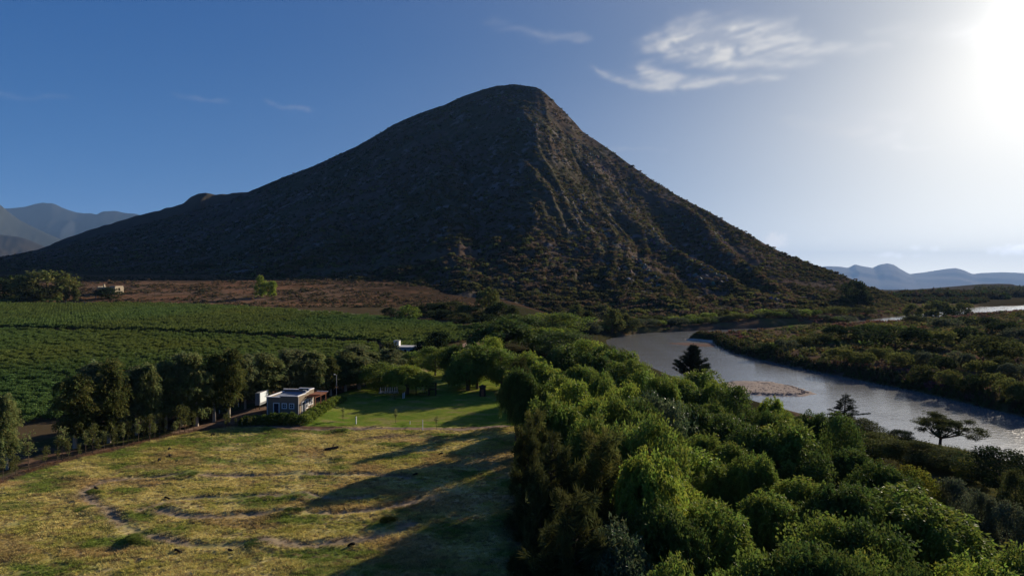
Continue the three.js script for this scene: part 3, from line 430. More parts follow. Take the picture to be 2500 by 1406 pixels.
// ---------------------------------------------------------------- the willow belt between field and river
{
  const list = [ // column, row of top, width, [tone]
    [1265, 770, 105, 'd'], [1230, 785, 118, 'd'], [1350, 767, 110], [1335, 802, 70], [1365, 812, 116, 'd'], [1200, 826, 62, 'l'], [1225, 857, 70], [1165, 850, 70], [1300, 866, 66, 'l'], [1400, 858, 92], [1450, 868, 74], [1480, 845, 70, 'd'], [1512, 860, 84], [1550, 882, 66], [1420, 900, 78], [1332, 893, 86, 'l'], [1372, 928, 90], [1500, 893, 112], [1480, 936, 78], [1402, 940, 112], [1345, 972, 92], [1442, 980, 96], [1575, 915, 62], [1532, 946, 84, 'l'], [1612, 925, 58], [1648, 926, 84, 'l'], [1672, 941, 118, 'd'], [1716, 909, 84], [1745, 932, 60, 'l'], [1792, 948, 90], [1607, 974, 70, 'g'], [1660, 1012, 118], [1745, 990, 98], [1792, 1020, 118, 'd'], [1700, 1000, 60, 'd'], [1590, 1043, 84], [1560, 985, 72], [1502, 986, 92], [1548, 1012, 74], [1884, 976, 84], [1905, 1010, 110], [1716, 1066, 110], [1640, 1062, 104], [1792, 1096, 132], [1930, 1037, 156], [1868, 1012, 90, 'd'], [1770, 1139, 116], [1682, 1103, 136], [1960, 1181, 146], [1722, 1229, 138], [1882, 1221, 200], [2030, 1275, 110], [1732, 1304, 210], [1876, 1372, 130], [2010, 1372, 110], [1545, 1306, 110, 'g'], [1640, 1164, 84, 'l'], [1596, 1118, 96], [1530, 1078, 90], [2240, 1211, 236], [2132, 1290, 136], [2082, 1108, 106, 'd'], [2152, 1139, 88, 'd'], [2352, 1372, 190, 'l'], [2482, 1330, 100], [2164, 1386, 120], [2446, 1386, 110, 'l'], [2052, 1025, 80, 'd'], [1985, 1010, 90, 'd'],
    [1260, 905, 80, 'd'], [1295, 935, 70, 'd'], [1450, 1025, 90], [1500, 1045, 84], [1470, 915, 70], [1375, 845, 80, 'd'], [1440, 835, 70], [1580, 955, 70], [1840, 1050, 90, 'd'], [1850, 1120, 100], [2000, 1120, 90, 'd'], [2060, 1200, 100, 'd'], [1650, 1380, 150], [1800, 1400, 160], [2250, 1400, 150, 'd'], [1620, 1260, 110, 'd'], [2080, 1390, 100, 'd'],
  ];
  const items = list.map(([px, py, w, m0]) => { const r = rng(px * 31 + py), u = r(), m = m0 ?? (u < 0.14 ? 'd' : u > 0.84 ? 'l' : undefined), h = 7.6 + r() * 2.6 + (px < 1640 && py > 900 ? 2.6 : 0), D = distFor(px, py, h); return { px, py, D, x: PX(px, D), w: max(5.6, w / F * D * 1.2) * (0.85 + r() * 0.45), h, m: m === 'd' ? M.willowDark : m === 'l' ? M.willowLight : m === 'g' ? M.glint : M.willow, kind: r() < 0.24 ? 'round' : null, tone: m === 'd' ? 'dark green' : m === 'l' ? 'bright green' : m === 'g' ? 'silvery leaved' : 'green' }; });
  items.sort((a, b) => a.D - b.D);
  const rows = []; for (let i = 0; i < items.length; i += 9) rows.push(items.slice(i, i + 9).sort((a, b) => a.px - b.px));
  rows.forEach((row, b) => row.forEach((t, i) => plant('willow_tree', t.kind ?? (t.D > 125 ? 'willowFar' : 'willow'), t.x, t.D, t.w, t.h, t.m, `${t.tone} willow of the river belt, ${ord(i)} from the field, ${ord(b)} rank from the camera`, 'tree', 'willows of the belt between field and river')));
}
// feathery dark casuarinas at the edge of the field
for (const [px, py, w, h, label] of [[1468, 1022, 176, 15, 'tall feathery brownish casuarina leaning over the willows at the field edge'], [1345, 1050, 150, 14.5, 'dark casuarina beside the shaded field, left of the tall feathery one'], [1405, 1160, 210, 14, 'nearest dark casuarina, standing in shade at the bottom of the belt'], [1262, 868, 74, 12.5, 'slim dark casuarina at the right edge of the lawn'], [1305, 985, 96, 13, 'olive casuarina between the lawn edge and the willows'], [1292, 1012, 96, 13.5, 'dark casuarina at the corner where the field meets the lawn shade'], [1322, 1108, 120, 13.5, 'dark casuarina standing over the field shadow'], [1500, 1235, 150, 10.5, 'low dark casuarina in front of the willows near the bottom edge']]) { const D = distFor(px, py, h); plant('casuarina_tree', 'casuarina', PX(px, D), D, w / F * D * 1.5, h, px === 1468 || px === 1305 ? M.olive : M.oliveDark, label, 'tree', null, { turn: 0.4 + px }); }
plant('roadside_bush', 'bushNear', ...(() => { const D = 66; return [PX(1300, D), D]; })(), 3.4, 3.6, M.willowLight, 'bright leafy bush in front of the dark casuarina at the field edge', 'bush');
plant('roadside_bush', 'bushNear', ...(() => { const D = 54; return [PX(1262, D), D]; })(), 2.6, 2.2, M.willowDark, 'small dark bush at the bottom of the shaded field', 'bush');
// trees on the near river bank
{
  const bank = [
    ['pine_tree', 'conifer', 1688, 832, 112, 165, 11.5, M.needle, 'lone dark pine standing before the river bend'],
    ['conifer_tree', 'openConifer', 2062, 953, 118, 118, 9.0, M.needle, 'small wind combed conifer on the bank right of the sand bar'],
    ['acacia_tree', 'acacia', 2298, 1003, 178, 104, 8.2, M.oliveDark, 'open crowned acacia silhouetted against the bright water'],
    ['bank_tree', 'round', 2085, 1022, 130, 108, 6.5, M.oliveDark, 'rounded dark tree just below the small conifer'],
    ['bank_tree', 'round', 2135, 1062, 140, 97, 6.5, M.olive, 'olive tree on the bank left of the acacia'],
    ['bank_tree', 'round', 2205, 1052, 60, 106, 5.0, M.dark, 'little dark tree peeping up left of the acacia'],
    ['bank_tree', 'round', 2232, 1080, 120, 93, 6.4, M.oliveDark, 'dull olive tree below the acacia on its left side'],
    ['bank_tree', 'round', 2325, 1098, 130, 92, 5.4, M.olive, 'olive tree right below the acacia'],
    ['bank_tree', 'round', 2378, 1128, 90, 87, 4.8, M.yellow, 'small yellowish tree between the acacia and the dark round tree'],
    ['bank_tree', 'round', 2446, 1100, 160, 82, 7.2, M.dark, 'big dark round tree at the water on the right edge'],
    ['bank_tree', 'round', 2486, 1156, 90, 72, 6.6, M.oliveDark, 'dark tree at the right edge below the big round one'],
    ['bank_tree', 'round', 2232, 1154, 136, 68, 8.0, M.yellow, 'yellow green spreading tree above the big willow'],
    ['bank_tree', 'round', 2332, 1176, 104, 67, 7.6, M.grey, 'grey green tree right of the yellow green one'],
    ['bank_tree', 'round', 2402, 1208, 84, 62, 7.4, M.grey, 'grey green tree halfway between the big willow and the right edge'],
    ['bank_tree', 'round', 2464, 1238, 100, 60, 7.0, M.grey, 'grey green tree at the right edge above the front willows'],
    ['bank_tree', 'round', 1895, 1000, 70, 118, 5.6, M.willowDark, 'low tree at the water just below the sand bar'],
    ['bank_tree', 'far', 1412, 748, 76, 330, 15, M.oliveDark, 'tall olive tree where the river bends away'],
    ['bank_tree', 'far', 1495, 758, 60, 350, 13, M.olive, 'light olive tree on the bank at the head of the bend'],
    ['bank_tree', 'far', 1440, 790, 58, 330, 7, M.grey, 'grey bush at the left corner of the river bend'],
    ['bank_tree', 'far', 1530, 770, 56, 362, 10, M.oliveDark, 'dark tree right of the light olive one at the bend'],
  ];
  for (const [n, k, px, py, w, D, h, m, label] of bank) { const x = PX(px, D), top = PY(py, D), g = ground(x, D); plant(n, k, x, D, w / F * D, max(2, top - g), m, label, 'tree', null, { turn: n === 'acacia_tree' ? 0.2 : n.includes('conifer') || n === 'pine_tree' ? 0.1 : undefined, v: n === 'bank_tree' ? undefined : 0 }); }
}
// rounded bushes lining the upper bank
{ const r = rng(501); let i = 0; for (let px = 1468; px < 2075; i++) { const w = 24 + r() * 22, py = table([[1468, 826], [1560, 812], [1700, 806], [1900, 797], [2080, 789]])(px) , D = atLevel(px, py, WATER)[1] + 6 + r() * 4; plant('bank_bush', 'bush', PX(px, D), D, w / F * D * 1.15, (11 + r() * 9) / F * D, [M.olive, M.willow, M.grey, M.willowDark][floor(r() * 4)], `rounded bush on the upper bank, ${ord(i)} from the river bend`, 'bush', 'bushes along the upper river bank'); px += w * 0.72; }
  i = 0; for (let px = 1500; px < 2150; i++) { const w = 30 + r() * 26, D = table([[1500, 400], [1700, 418], [1900, 450], [2150, 520]])(px); plant('slope_bush', 'bush', PX(px, D), D, w / F * D, (10 + r() * 12) / F * D, [M.olive, M.oliveDark, M.willow][floor(r() * 3)], `bush on the slope above the bank row, ${ord(i)} from the river bend`, 'bush', 'bushes on the slope behind the bank row'); px += w * 0.9; } }
console.log('belt done');

// ---------------------------------------------------------------- pale trunked trees between vineyard and field
{
  const baseRow = table([[12, 1138], [178, 1088], [265, 1072], [420, 1045], [540, 1026], [640, 996], [720, 985], [800, 972], [870, 962], [960, 944]]), topRow = table([[12, 962], [178, 902], [250, 876], [345, 896], [405, 868], [545, 848], [620, 862], [712, 850], [800, 860], [905, 846], [960, 846]]), r = rng(613);
  const cols = [12, 178, 226, 262, 330, 362, 402, 440, 478, 520, 556, 596, 640, 690, 728, 770, 806, 842, 876, 910, 944];
  cols.forEach((px, i) => { const D = atLevel(px, baseRow(px), 0.3)[1] + (r() - 0.5) * 3, x = PX(px, D), py = topRow(px) + (r() - 0.3) * 16; plant('windbreak_tree', 'poplar', x, D, (54 + r() * 26) / F * D * 1.12, PY(py, D) - ground(x, D), [M.poplar, M.poplarGrey, M.olive][floor(r() * 3)], i === 0 ? 'pale trunked windbreak tree cut by the left edge' : `upright windbreak tree beside the vineyard, ${ord(i)} after the one at the left edge`, 'tree', 'windbreak trees along the vineyard'); });
  const second = [[300, 930, 80, 1052], [380, 925, 80, 1036], [440, 915, 80, 1028], [500, 920, 76, 1018], [570, 905, 76, 992], [680, 905, 66, 972], [755, 885, 86, 975], [830, 890, 70, 962]];
  second.forEach(([px, py, w, b], i) => { const D = atLevel(px, b, 0.5)[1] + 3, x = PX(px, D); plant('windbreak_tree', 'poplar', x, D, w / F * D * 1.4, PY(py, D) - ground(x, D), M.olive, `darker lower windbreak tree of the back row, ${ord(i)} from the left edge`, 'tree', 'back row of the windbreak'); });
}
// trees around the lawn and the white building
for (const [px, py, w, b, kind, m, label] of [
  [925, 888, 104, 960, 'round', M.willow, 'leafy green tree behind the giant chess pieces'],
  [993, 896, 106, 966, 'willow', M.willowLight, 'lit weeping willow with forked trunk beside the play frame'],
  [1062, 850, 86, 928, 'round', M.willow, 'round tree on short trunk at the back of the lawn'],
  [1142, 878, 108, 958, 'willow', M.willow, 'drooping willow standing over the dark hut on the lawn'],
  [1132, 845, 90, 930, 'willowFar', M.willowDark, 'willow behind the one over the dark hut'],
  [1066, 812, 64, 890, 'far', M.dark, 'dark tree rising against the vineyard right of the white building'],
  [1030, 836, 46, 892, 'far', M.dark, 'slim dark tree touching the white building'],
  [972, 858, 84, 908, 'far', M.oliveDark, 'dull tree in front of the white building'],
  [1100, 845, 50, 900, 'far', M.olive, 'small olive tree at the end of the vineyard corner'],
  [1008, 860, 60, 912, 'far', M.willow, 'green tree right in front of the white building'],
  [950, 838, 52, 900, 'far', M.oliveDark, 'thin olive tree left of the white building'],
]) { const D = atLevel(px, b, 0.6)[1], x = PX(px, D); plant('lawn_tree', kind, x, D, w / F * D * 1.05, PY(py, D) - ground(x, D), m, label, 'tree'); }
// trees between the vineyard tip and the foot of the mountain
{
  const far = [[996, 748, 56, 320, M.willow, 'round green tree at the far corner of the vineyard'], [1050, 742, 80, 350, M.dark, 'broad dark tree behind the vineyard edge'], [1100, 738, 80, 350, M.oliveDark, 'dark spreading tree above the vineyard tip'], [1140, 748, 70, 330, M.olive, 'olive tree beside the top of the dirt road'], [1192, 708, 56, 340, M.olive, 'tall yellowish tree standing above its neighbours near the dirt road'], [1185, 770, 56, 280, M.dark, 'low dark tree over the dirt road'], [1225, 740, 60, 330, M.dark, 'dark tree left of the willow clump'], [1250, 752, 50, 320, M.oliveDark, 'small dark tree behind the willow clump'], [950, 752, 36, 345, M.dark, 'scraggy small tree on the red bank at the vineyard'], [636, 676, 26, 470, M.willowLight, 'bright round tree on the dry slope'], [662, 688, 22, 470, M.willowLight, 'smaller bright bush beside the round tree on the dry slope'], [495, 648, 44, 660, M.dark, 'dark thicket on the shaded lower slope'], [1075, 757, 60, 330, M.dark, 'low dark tree in shade by the vineyard edge'], [1120, 765, 50, 310, M.oliveDark, 'small shaded tree at the vineyard tip']];
  for (const [px, py, w, D, m, label] of far) { const x = PX(px, D), g = D > 600 ? ground(x, D) + 10 : ground(x, D); plant('slope_tree', 'far', x, D, w / F * D * 1.1, max(2.5, PY(py, D) - g), m, label, 'tree', null, { y: g }); }
  const farm = [[112, 664, 116, 455, M.olive, 'big spreading tree left of the ruined building'], [40, 676, 70, 470, M.dark, 'dark tree left of the big spreading one'], [0, 684, 60, 450, M.dark, 'dark tree cut by the left edge behind the vineyard'], [75, 690, 60, 440, M.oliveDark, 'low dark tree in front of the big spreading one'], [182, 696, 22, 440, M.olive, 'thin tree with bare trunk near the ruined building'], [160, 698, 18, 436, M.oliveDark, 'thinner tree beside the low wall'], [262, 704, 60, 462, M.dark, 'dark shrub against the ruined building']];
  for (const [px, py, w, D, m, label] of farm) { const x = PX(px, D); plant('farm_tree', px === 182 || px === 160 ? 'poplar' : 'far', x, D, w / F * D, max(2.5, PY(py, D) - ground(x, D)), m, label, 'tree'); }
  for (const [px, py, w, D, label] of [[2085, 690, 62, 640, 'tall dark tree at the foot of the ridge on the right'], [2110, 716, 50, 640, 'dark tree beside the tall one at the ridge foot'], [2062, 726, 40, 620, 'low dark tree left of the tall one at the ridge foot']]) { const x = PX(px, D); plant('ridge_tree', 'far', x, D, w / F * D, PY(py, D) - ground(x, D), M.dark, label, 'tree'); }
  for (const [px, py, w, D, label] of [[2290, 738, 70, 560, 'broad tree in the middle of the far scrub flat'], [2345, 742, 60, 560, 'tree right of the broad one in the far scrub'], [2230, 744, 40, 540, 'small dark tree left of the broad one in the far scrub'], [2470, 705, 30, 1500, 'tree on the hill shore at the far right'], [2448, 716, 24, 1450, 'lower tree left of the one on the far right shore']]) { const x = PX(px, D); plant('scrub_tree', 'far', x, D, w / F * D, max(4, PY(py, D) - ground(x, D)), M.olive, label, 'tree'); }
}
// dead tree by the ruin
{ const r = rng(9), D = 458, x = PX(232, D), tr = [[[0, -0.3, 0], [0.1, 4, 0], 0.3, 0.2]]; for (let i = 0; i < 26; i++) { const a = r() * 2 * PI, y = 1.5 + r() * 3, l = 3 + r() * 4.5, m = [cos(a) * l * 0.3, y + l * 0.5, sin(a) * l * 0.3], e = [cos(a) * l * 0.55, y + l, sin(a) * l * 0.55]; tr.push([[0, y, 0], m, 0.12, 0.07], [m, e, 0.07, 0.02], [m, [m[0] + (r() - 0.5) * 2, m[1] + 2, m[2] + (r() - 0.5) * 2], 0.05, 0.02]); } const g = new THREE.Group(); part(g, 'trunk', limbs(tr.slice(0, 1)), M.dead); part(g, 'branches', limbs(tr.slice(1)), M.dead); g.position.set(x, ground(x, D), -D); add(g, 'dead_tree', 'bare grey dead tree beside the ruined building', 'tree'); }
// saplings along the field edge, each tied to its line
{
  const r = rng(61), cols = [2, 24, 33, 64, 106, 136, 147, 162, 190, 205, 222, 236, 250, 274, 282, 297, 310, 322, 334, 347, 362, 374, 386, 400, 424, 436, 448, 458, 470], t = table([[0, 1172], [130, 1130], [250, 1102], [360, 1074], [470, 1052]]);
  cols.forEach((px, i) => { const b = t(px) + (r() - 0.5) * 6, [x, D] = atLevel(px, b, 0), big = [64, 147, 222, 436, 448, 362].includes(px); plant('sapling', 'sapling', x, D, big ? 1.7 : 0.8 + r() * 0.4, big ? 4.2 + r() * 0.8 : 2 + r() * 1.8, i % 3 ? M.olive : M.poplar, `${big ? 'bushy' : 'thin'} young sapling in the line along the field, ${ord(i)} from the left edge`, 'sapling', 'saplings along the field edge'); });
  [548, 556, 573, 588, 605, 610].forEach((px, i) => { const [x, D] = atLevel(px, 1049, 0); plant('sapling', 'sapling', x, D, i < 2 ? 1.0 : 0.5, i < 2 ? 2.6 : 1.8, M.olive, `thin sapling in the shade left of the house hedge, ${ord(i)} from the left`, 'sapling', 'saplings left of the house hedge'); });
  [[836, 1028], [965, 1033], [1065, 1050], [935, 972]].forEach(([px, b], i) => { const [x, D] = atLevel(px, b, 0); plant('lawn_sapling', 'sapling', x, D, 0.9, 2.4, M.poplar, ['slender young tree on the lawn near the hedge', 'slender young tree in the middle of the sunny lawn', 'young tree in the shaded corner of the lawn', 'young tree in front of the giant chess pieces'][i], 'sapling'); });
}
console.log('trees done');

// ---------------------------------------------------------------- vineyard: rows of vines, near block and far block
function vineBlock(poly, spacing, seg, leaves, size, seed, label) {
  const r = rng(seed), L = new Leaves();
  for (let i = 0; i < leaves; i++) { const x = (r() - 0.5) * seg * 1.08, a = r() * PI * 2, q = sqrt(r()), y = 1.25 + sin(a) * q * 0.62 + (noise(x * 2.2, 3) - 0.5) * 0.5, z = cos(a) * q * (0.75 + 0.3 * noise(x * 1.7, 8)), e = dirR(r); L.leaf(x, y, z, e[0], e[1] + 0.35, e[2], size * (0.7 + r() * 0.6), size * (0.75 + r() * 0.25), r, tint(r, 0.55)); }
  const b = [min(...poly.map((p) => p[0])), max(...poly.map((p) => p[0])), min(...poly.map((p) => p[1])), max(...poly.map((p) => p[1]))], mats = [], cols = [], m = new THREE.Matrix4(), q = new THREE.Quaternion(), up = new THREE.Vector3(0, 1, 0), tilt = 0.05;
  for (let d = b[2] - 30; d < b[3] + 40; d += spacing) for (let x = b[0]; x < b[1]; x += seg) {
    const D = d - x * tilt, xx = x + (r() - 0.5) * 0.3; if (polyDist(poly, xx, D) > -0.8 || abs(xx / D) > 0.95) continue;
    const gap = fbm(xx * 0.05 + 3, d * 0.5, 3); if (gap < 0.2 || r() < 0.03) continue;
    const k = 0.85 + 0.3 * fbm(xx * 0.03, D * 0.03, 3); q.setFromAxisAngle(up, tilt + (r() < 0.5 ? PI : 0) + (r() - 0.5) * 0.08);
    m.compose(new THREE.Vector3(xx, ground(xx, D) - 0.05 + (r() - 0.5) * 0.15, -(D + (r() - 0.5) * 0.7)), q, new THREE.Vector3(1, (0.62 + r() * 0.66) * k, 0.7 + r() * 0.55)); mats.push(m.clone());
    const v = 0.75 + 0.5 * fbm(xx * 0.02 + 9, D * 0.03, 3), w = fbm(xx * 0.015, D * 0.02 + 30, 3) - 0.5; cols.push(C(v * (1 + w * 0.7), v, v * (1 - w * 0.4)));
  }
  const im = new THREE.InstancedMesh(L.geo(), M.vine, mats.length); mats.forEach((x, i) => { im.setMatrixAt(i, x); im.setColorAt(i, cols[i]); }); im.castShadow = im.receiveShadow = true;
  add(im, 'vineyard_vines', label, 'vineyard', null, 'stuff'); console.log('vines', mats.length);
}
vineBlock(vineNear, 2.5, 1.25, 210, 0.3, 801, 'near block of leafy green vines below the dark row gap');
vineBlock(vineMid, 2.5, 1.7, 150, 0.42, 802, 'far block of leafy green vines reaching back to the dry slope');
vineBlock([V(-400, 736), V(0, 732), V(150, 735), V(150, 740), V(0, 741), V(-400, 740)], 2.6, 3.2, 160, 0.6, 803, 'small strip of vines before the farm trees at the left edge');

// ---------------------------------------------------------------- scrub that nobody could count: mountain shrubs, river flat, dry slope, field tufts
const shrubGeo = (seed, n, size) => { const r = rng(seed), L = new Leaves(); for (let i = 0; i < n; i++) { const d = dirR(r), q = 0.55 + 0.4 * r(), e = dirR(r), y = abs(d[1]) * q; L.leaf(d[0] * q * 0.8, y * 0.85, d[2] * q * 0.8, e[0] + d[0] * 0.8, e[1] + 0.5, e[2] + d[2] * 0.8, size * (0.7 + r() * 0.6), size * 0.75, r, tint(r, 0.4)); } return L.geo(); };
const grassGeo = (seed) => { const r = rng(seed), L = new Leaves(); for (let i = 0; i < 16; i++) { const a = r() * 2 * PI, q = r() * 0.7, t = 0.25 + r() * 0.6; L.leaf(cos(a) * q, 0, sin(a) * q, cos(a) * t, 1, sin(a) * t, 0.6 + r() * 0.6, 0.16, r, tint(r, 0.4)); } return L.geo(); };
const shrubMat = new THREE.MeshPhysicalMaterial({ color: 0xffffff, vertexColors: true, roughness: 1, transmission: 0.25, thickness: 0, ior: 1.2, specularIntensity: 0, side: THREE.DoubleSide });
function scatter(name, label, category, geo, list, mat = shrubMat) {
  const im = new THREE.InstancedMesh(geo, mat, list.length), m = new THREE.Matrix4(), q = new THREE.Quaternion(), up = new THREE.Vector3(0, 1, 0);
  list.forEach(([x, y, D, w, h, a, c], i) => { q.setFromAxisAngle(up, a); m.compose(new THREE.Vector3(x, y, -D), q, new THREE.Vector3(w, h, w)); im.setMatrixAt(i, m); im.setColorAt(i, C(...c)); });
  im.castShadow = im.receiveShadow = true; console.log(name, list.length); return add(im, name, label, category, null, 'stuff');
}
{
  const r = rng(303), list = [], pal = [[0.085, 0.085, 0.028], [0.06, 0.06, 0.022], [0.105, 0.078, 0.042], [0.045, 0.046, 0.02], [0.115, 0.12, 0.036], [0.115, 0.08, 0.052]];
  while (list.length < 52000) { const px = -450 + r() * 2680, t = pow(r(), 1.25) * 1.0, [x, y, D] = mountain(px, t); if (t < 0.03) continue; const n = fbm(x * 0.02, D * 0.02, 3); if (r() > ss(0.25, 0.55, n) + 0.25) continue; const s = (0.8 + r() * r() * 2.6) * (0.7 + 0.6 * n) * (D < 700 ? 1.15 : 1), green = fbm(x * 0.008 + 50, D * 0.008, 3), c = pal[floor(clamp(r() * 0.6 + (green < 0.5 ? 0.4 : 0)) * 5.99)]; list.push([x, y - 0.2, D, s * 1.25, s, r() * 6.3, c]); }
  scatter('mountain_scrub', 'dark scrub scattered over the mountain slopes', 'scrub', shrubGeo(5, 22, 0.75), list);
}
{
  { const r = rng(909), rocks = []; while (rocks.length < 2600) { const t = 0.15 + 0.75 * r(), k = floor(r() * 3), px = spurs[k].p(t) + (r() - 0.35) * 130, [x, y, D] = mountain(px, t), n = ridged(x * 0.02 + 3, D * 0.02, 3); if (n < 0.62) continue; const s = 0.5 + r() * r() * 2.6; rocks.push([x, y - s * 0.2, D, s, s * (0.7 + r() * 0.8), r() * 6.3, [0.15, 0.135, 0.12].map((v) => v * (0.6 + r() * 0.7))]); } scatter('slope_rocks', 'grey rock outcrops scattered along the mountain spurs', 'rocks', (() => { const g = new THREE.DodecahedronGeometry(1, 0), a = g.attributes.position; for (let i = 0; i < a.count; i++) { const k = 0.75 + 0.5 * noise(a.getX(i) * 3 + 9, a.getY(i) * 3 + a.getZ(i) * 2); a.setXYZ(i, a.getX(i) * k, a.getY(i) * k, a.getZ(i) * k); } g.computeVertexNormals(); return g; })(), rocks, std(0xffffff)); }
  const r = rng(404), list = [];
  while (list.length < 15000) { const D = 120 + pow(r(), 1.3) * 620, x = 85 + r() * 620; if (x / D > 0.95) continue; const q = polyDist(river, x, D); if (q < 1.5 || x < 60 || (q < 16 && D > 335 && D < 430 && x > 98) || (x > 380 && D > 560 && q < 60)) continue; const n = fbm(x * 0.03, D * 0.03, 3), red = ss(28, 8, q) * ss(0.4, 0.55, fbm(x * 0.04 + 5, D * 0.03, 3)) + ss(0.6, 0.7, fbm(x * 0.02 + 80, D * 0.03, 3)); if (r() > 0.5 + n) continue; const s = (0.55 + r() * r() * 1.6) * (0.8 + n * 0.5); const c = r() < red ? [0.14, 0.085, 0.062] : r() < 0.25 ? [0.07, 0.076, 0.028] : r() < 0.5 ? [0.15, 0.13, 0.06] : [0.13, 0.15, 0.04]; list.push([x, ground(x, D) - 0.1, D, s * 1.3, s, r() * 6.3, c.map((v) => v * (0.8 + r() * 0.4))]); }
  scatter('river_flat_scrub', 'low mixed scrub covering the flat across the river', 'scrub', shrubGeo(6, 44, 0.5), list);
  const reeds = []; for (let i = 0; i < 5200; i++) { const k = r() * 27 + 16, a = floor(k) % river.length, b = (a + 1) % river.length, t = r(), x = lerp(river[a][0], river[b][0], t), D = lerp(river[a][1], river[b][1], t); if (D > 640 || D < 90 || (D > 350 && D < 480)) continue; const x2 = x + (r() * 5 + 0.3) * (x > 80 ? 1 : -1), q = polyDist(river, x2, D); if (q < 0.2) continue; const s = 0.5 + r() * 0.8; reeds.push([x2, ground(x2, D) - 0.1, D, s * 0.8, s * 1.5, r() * 6.3, r() < 0.5 ? [0.07, 0.06, 0.03] : [0.06, 0.075, 0.025]]); }
  scatter('river_reeds', 'reeds and low growth fringing the water line', 'reeds', shrubGeo(7, 26, 0.6), reeds);
  const wood = []; const wy = table([[1960, 752], [2060, 742], [2140, 731], [2200, 722], [2280, 718], [2360, 720], [2415, 733], [2450, 748]]); for (let i = 0; i < 900; i++) { const px = 1990 + r() * 450, s = r() * 1.1 - 0.9, D = 1080 + s * 150, x = PX(px, 1080) * (1 + s * 150 / 1080 * 0.9), top = PY(wy(px), 1080), y = max(0, top * (1 - abs(s * 150 / 170))); const k = 4 + r() * 5; wood.push([x, y - 0.5, D, k, k * (0.9 + r() * 0.5), r() * 6.3, [0.05, 0.055, 0.025].map((v) => v * (0.7 + r() * 0.6))]); }
  for (let i = 0; i < 700; i++) { const px = 1985 + r() * 430, D = 770 + r() * 200, x = PX(px, D); if (polyDist(river, x, D) < 6) continue; const k = 2 + r() * 3.5; wood.push([x, ground(x, D) - 0.3, D, k, k * (0.9 + r() * 0.5), r() * 6.3, [0.05, 0.055, 0.025].map((v) => v * (0.7 + r() * 0.6))]); }
  scatter('hill_wood', 'mass of trees covering the rise beside the far river bend', 'wood', shrubGeo(8, 70, 0.42), wood);
  const shore = []; for (let i = 0; i < 420; i++) { const px = 2380 + r() * 200, D = 1150 + r() * 700; shore.push([PX(px, D), -1, D, 5 + r() * 5, 7 + r() * 8, r() * 6.3, [0.055, 0.055, 0.03]]); }
  scatter('shore_wood', 'hazy line of trees on the far shore at the right edge', 'wood', shrubGeo(9, 60, 0.45), shore);
  const dry = []; for (let i = 0; i < 16000; i++) { const px = -300 + r() * 1500, D = 395 + r() * 300, x = PX(px, D); if (polyDist(vineMid, x, D) < 6) continue; const n = fbm(x * 0.04, D * 0.05, 3); if (r() > ss(0.4, 0.62, n) + 0.14) continue; const s = 0.35 + r() * r() * 1.5; dry.push([x, ground(x, D) - 0.1, D, s * 1.4, s, r() * 6.3, r() < 0.45 ? [0.17, 0.11, 0.06] : [0.065, 0.06, 0.03]]); }
  scatter('dry_slope_scrub', 'dry reddish brush on the slope behind the vineyard', 'scrub', shrubGeo(10, 18, 0.7), dry);
  const tufts = []; for (let i = 0; i < 130000; i++) { const x = -72 + r() * 76, D = 50 + r() * 74; if (edgeSide(x, D) || abs(x / D) > 0.85) continue; let q = 9; for (let k = 0; k < 3; k++) q = min(q, polyDist(tracks[k], x, D, false)); if (q < 0.15 + r() * 0.95 || polyDist(lawnPoly, x, D) < 0.3 || polyDist(stripLine, x, D, false) < 1) continue; const n = fbm(x * 0.3, D * 0.3, 3), big = fbm(x * 0.12 + 30, D * 0.2, 4); if (r() > 0.25 + n) continue; const c = fieldColor(x, D), s = 0.1 + 0.12 * r() * n * 2 + (big > 0.58 ? 0.05 : 0); tufts.push([x, fieldHeight(x, D) - 0.02, D, s * 1.5, s, r() * 6.3, [c[0] * 1.6, c[1] * 1.6, c[2] * 1.4]]); }
  scatter('grass', 'rough tufts of dry and green grass all over the field', 'grass', grassGeo(12), tufts);
  const stones = []; for (let i = 0; i < 2600; i++) { const px = 1755 + r() * 225, py = 934 + r() * 32, [x, D] = W2(px, py); if (polyDist(barPoly, x, D) > -1.5) continue; stones.push([x, WATER + 0.22 + r() * 0.1, D, 0.1 + r() * 0.22, 0.08 + r() * 0.14, r() * 6.3, r() < 0.5 ? [0.32, 0.24, 0.18] : [0.22, 0.17, 0.13]]); }
  scatter('river_stones', 'pebbles strewn over the sand bar', 'gravel', new THREE.IcosahedronGeometry(1, 0), stones, std(0xffffff));
}
console.log('scrub done');
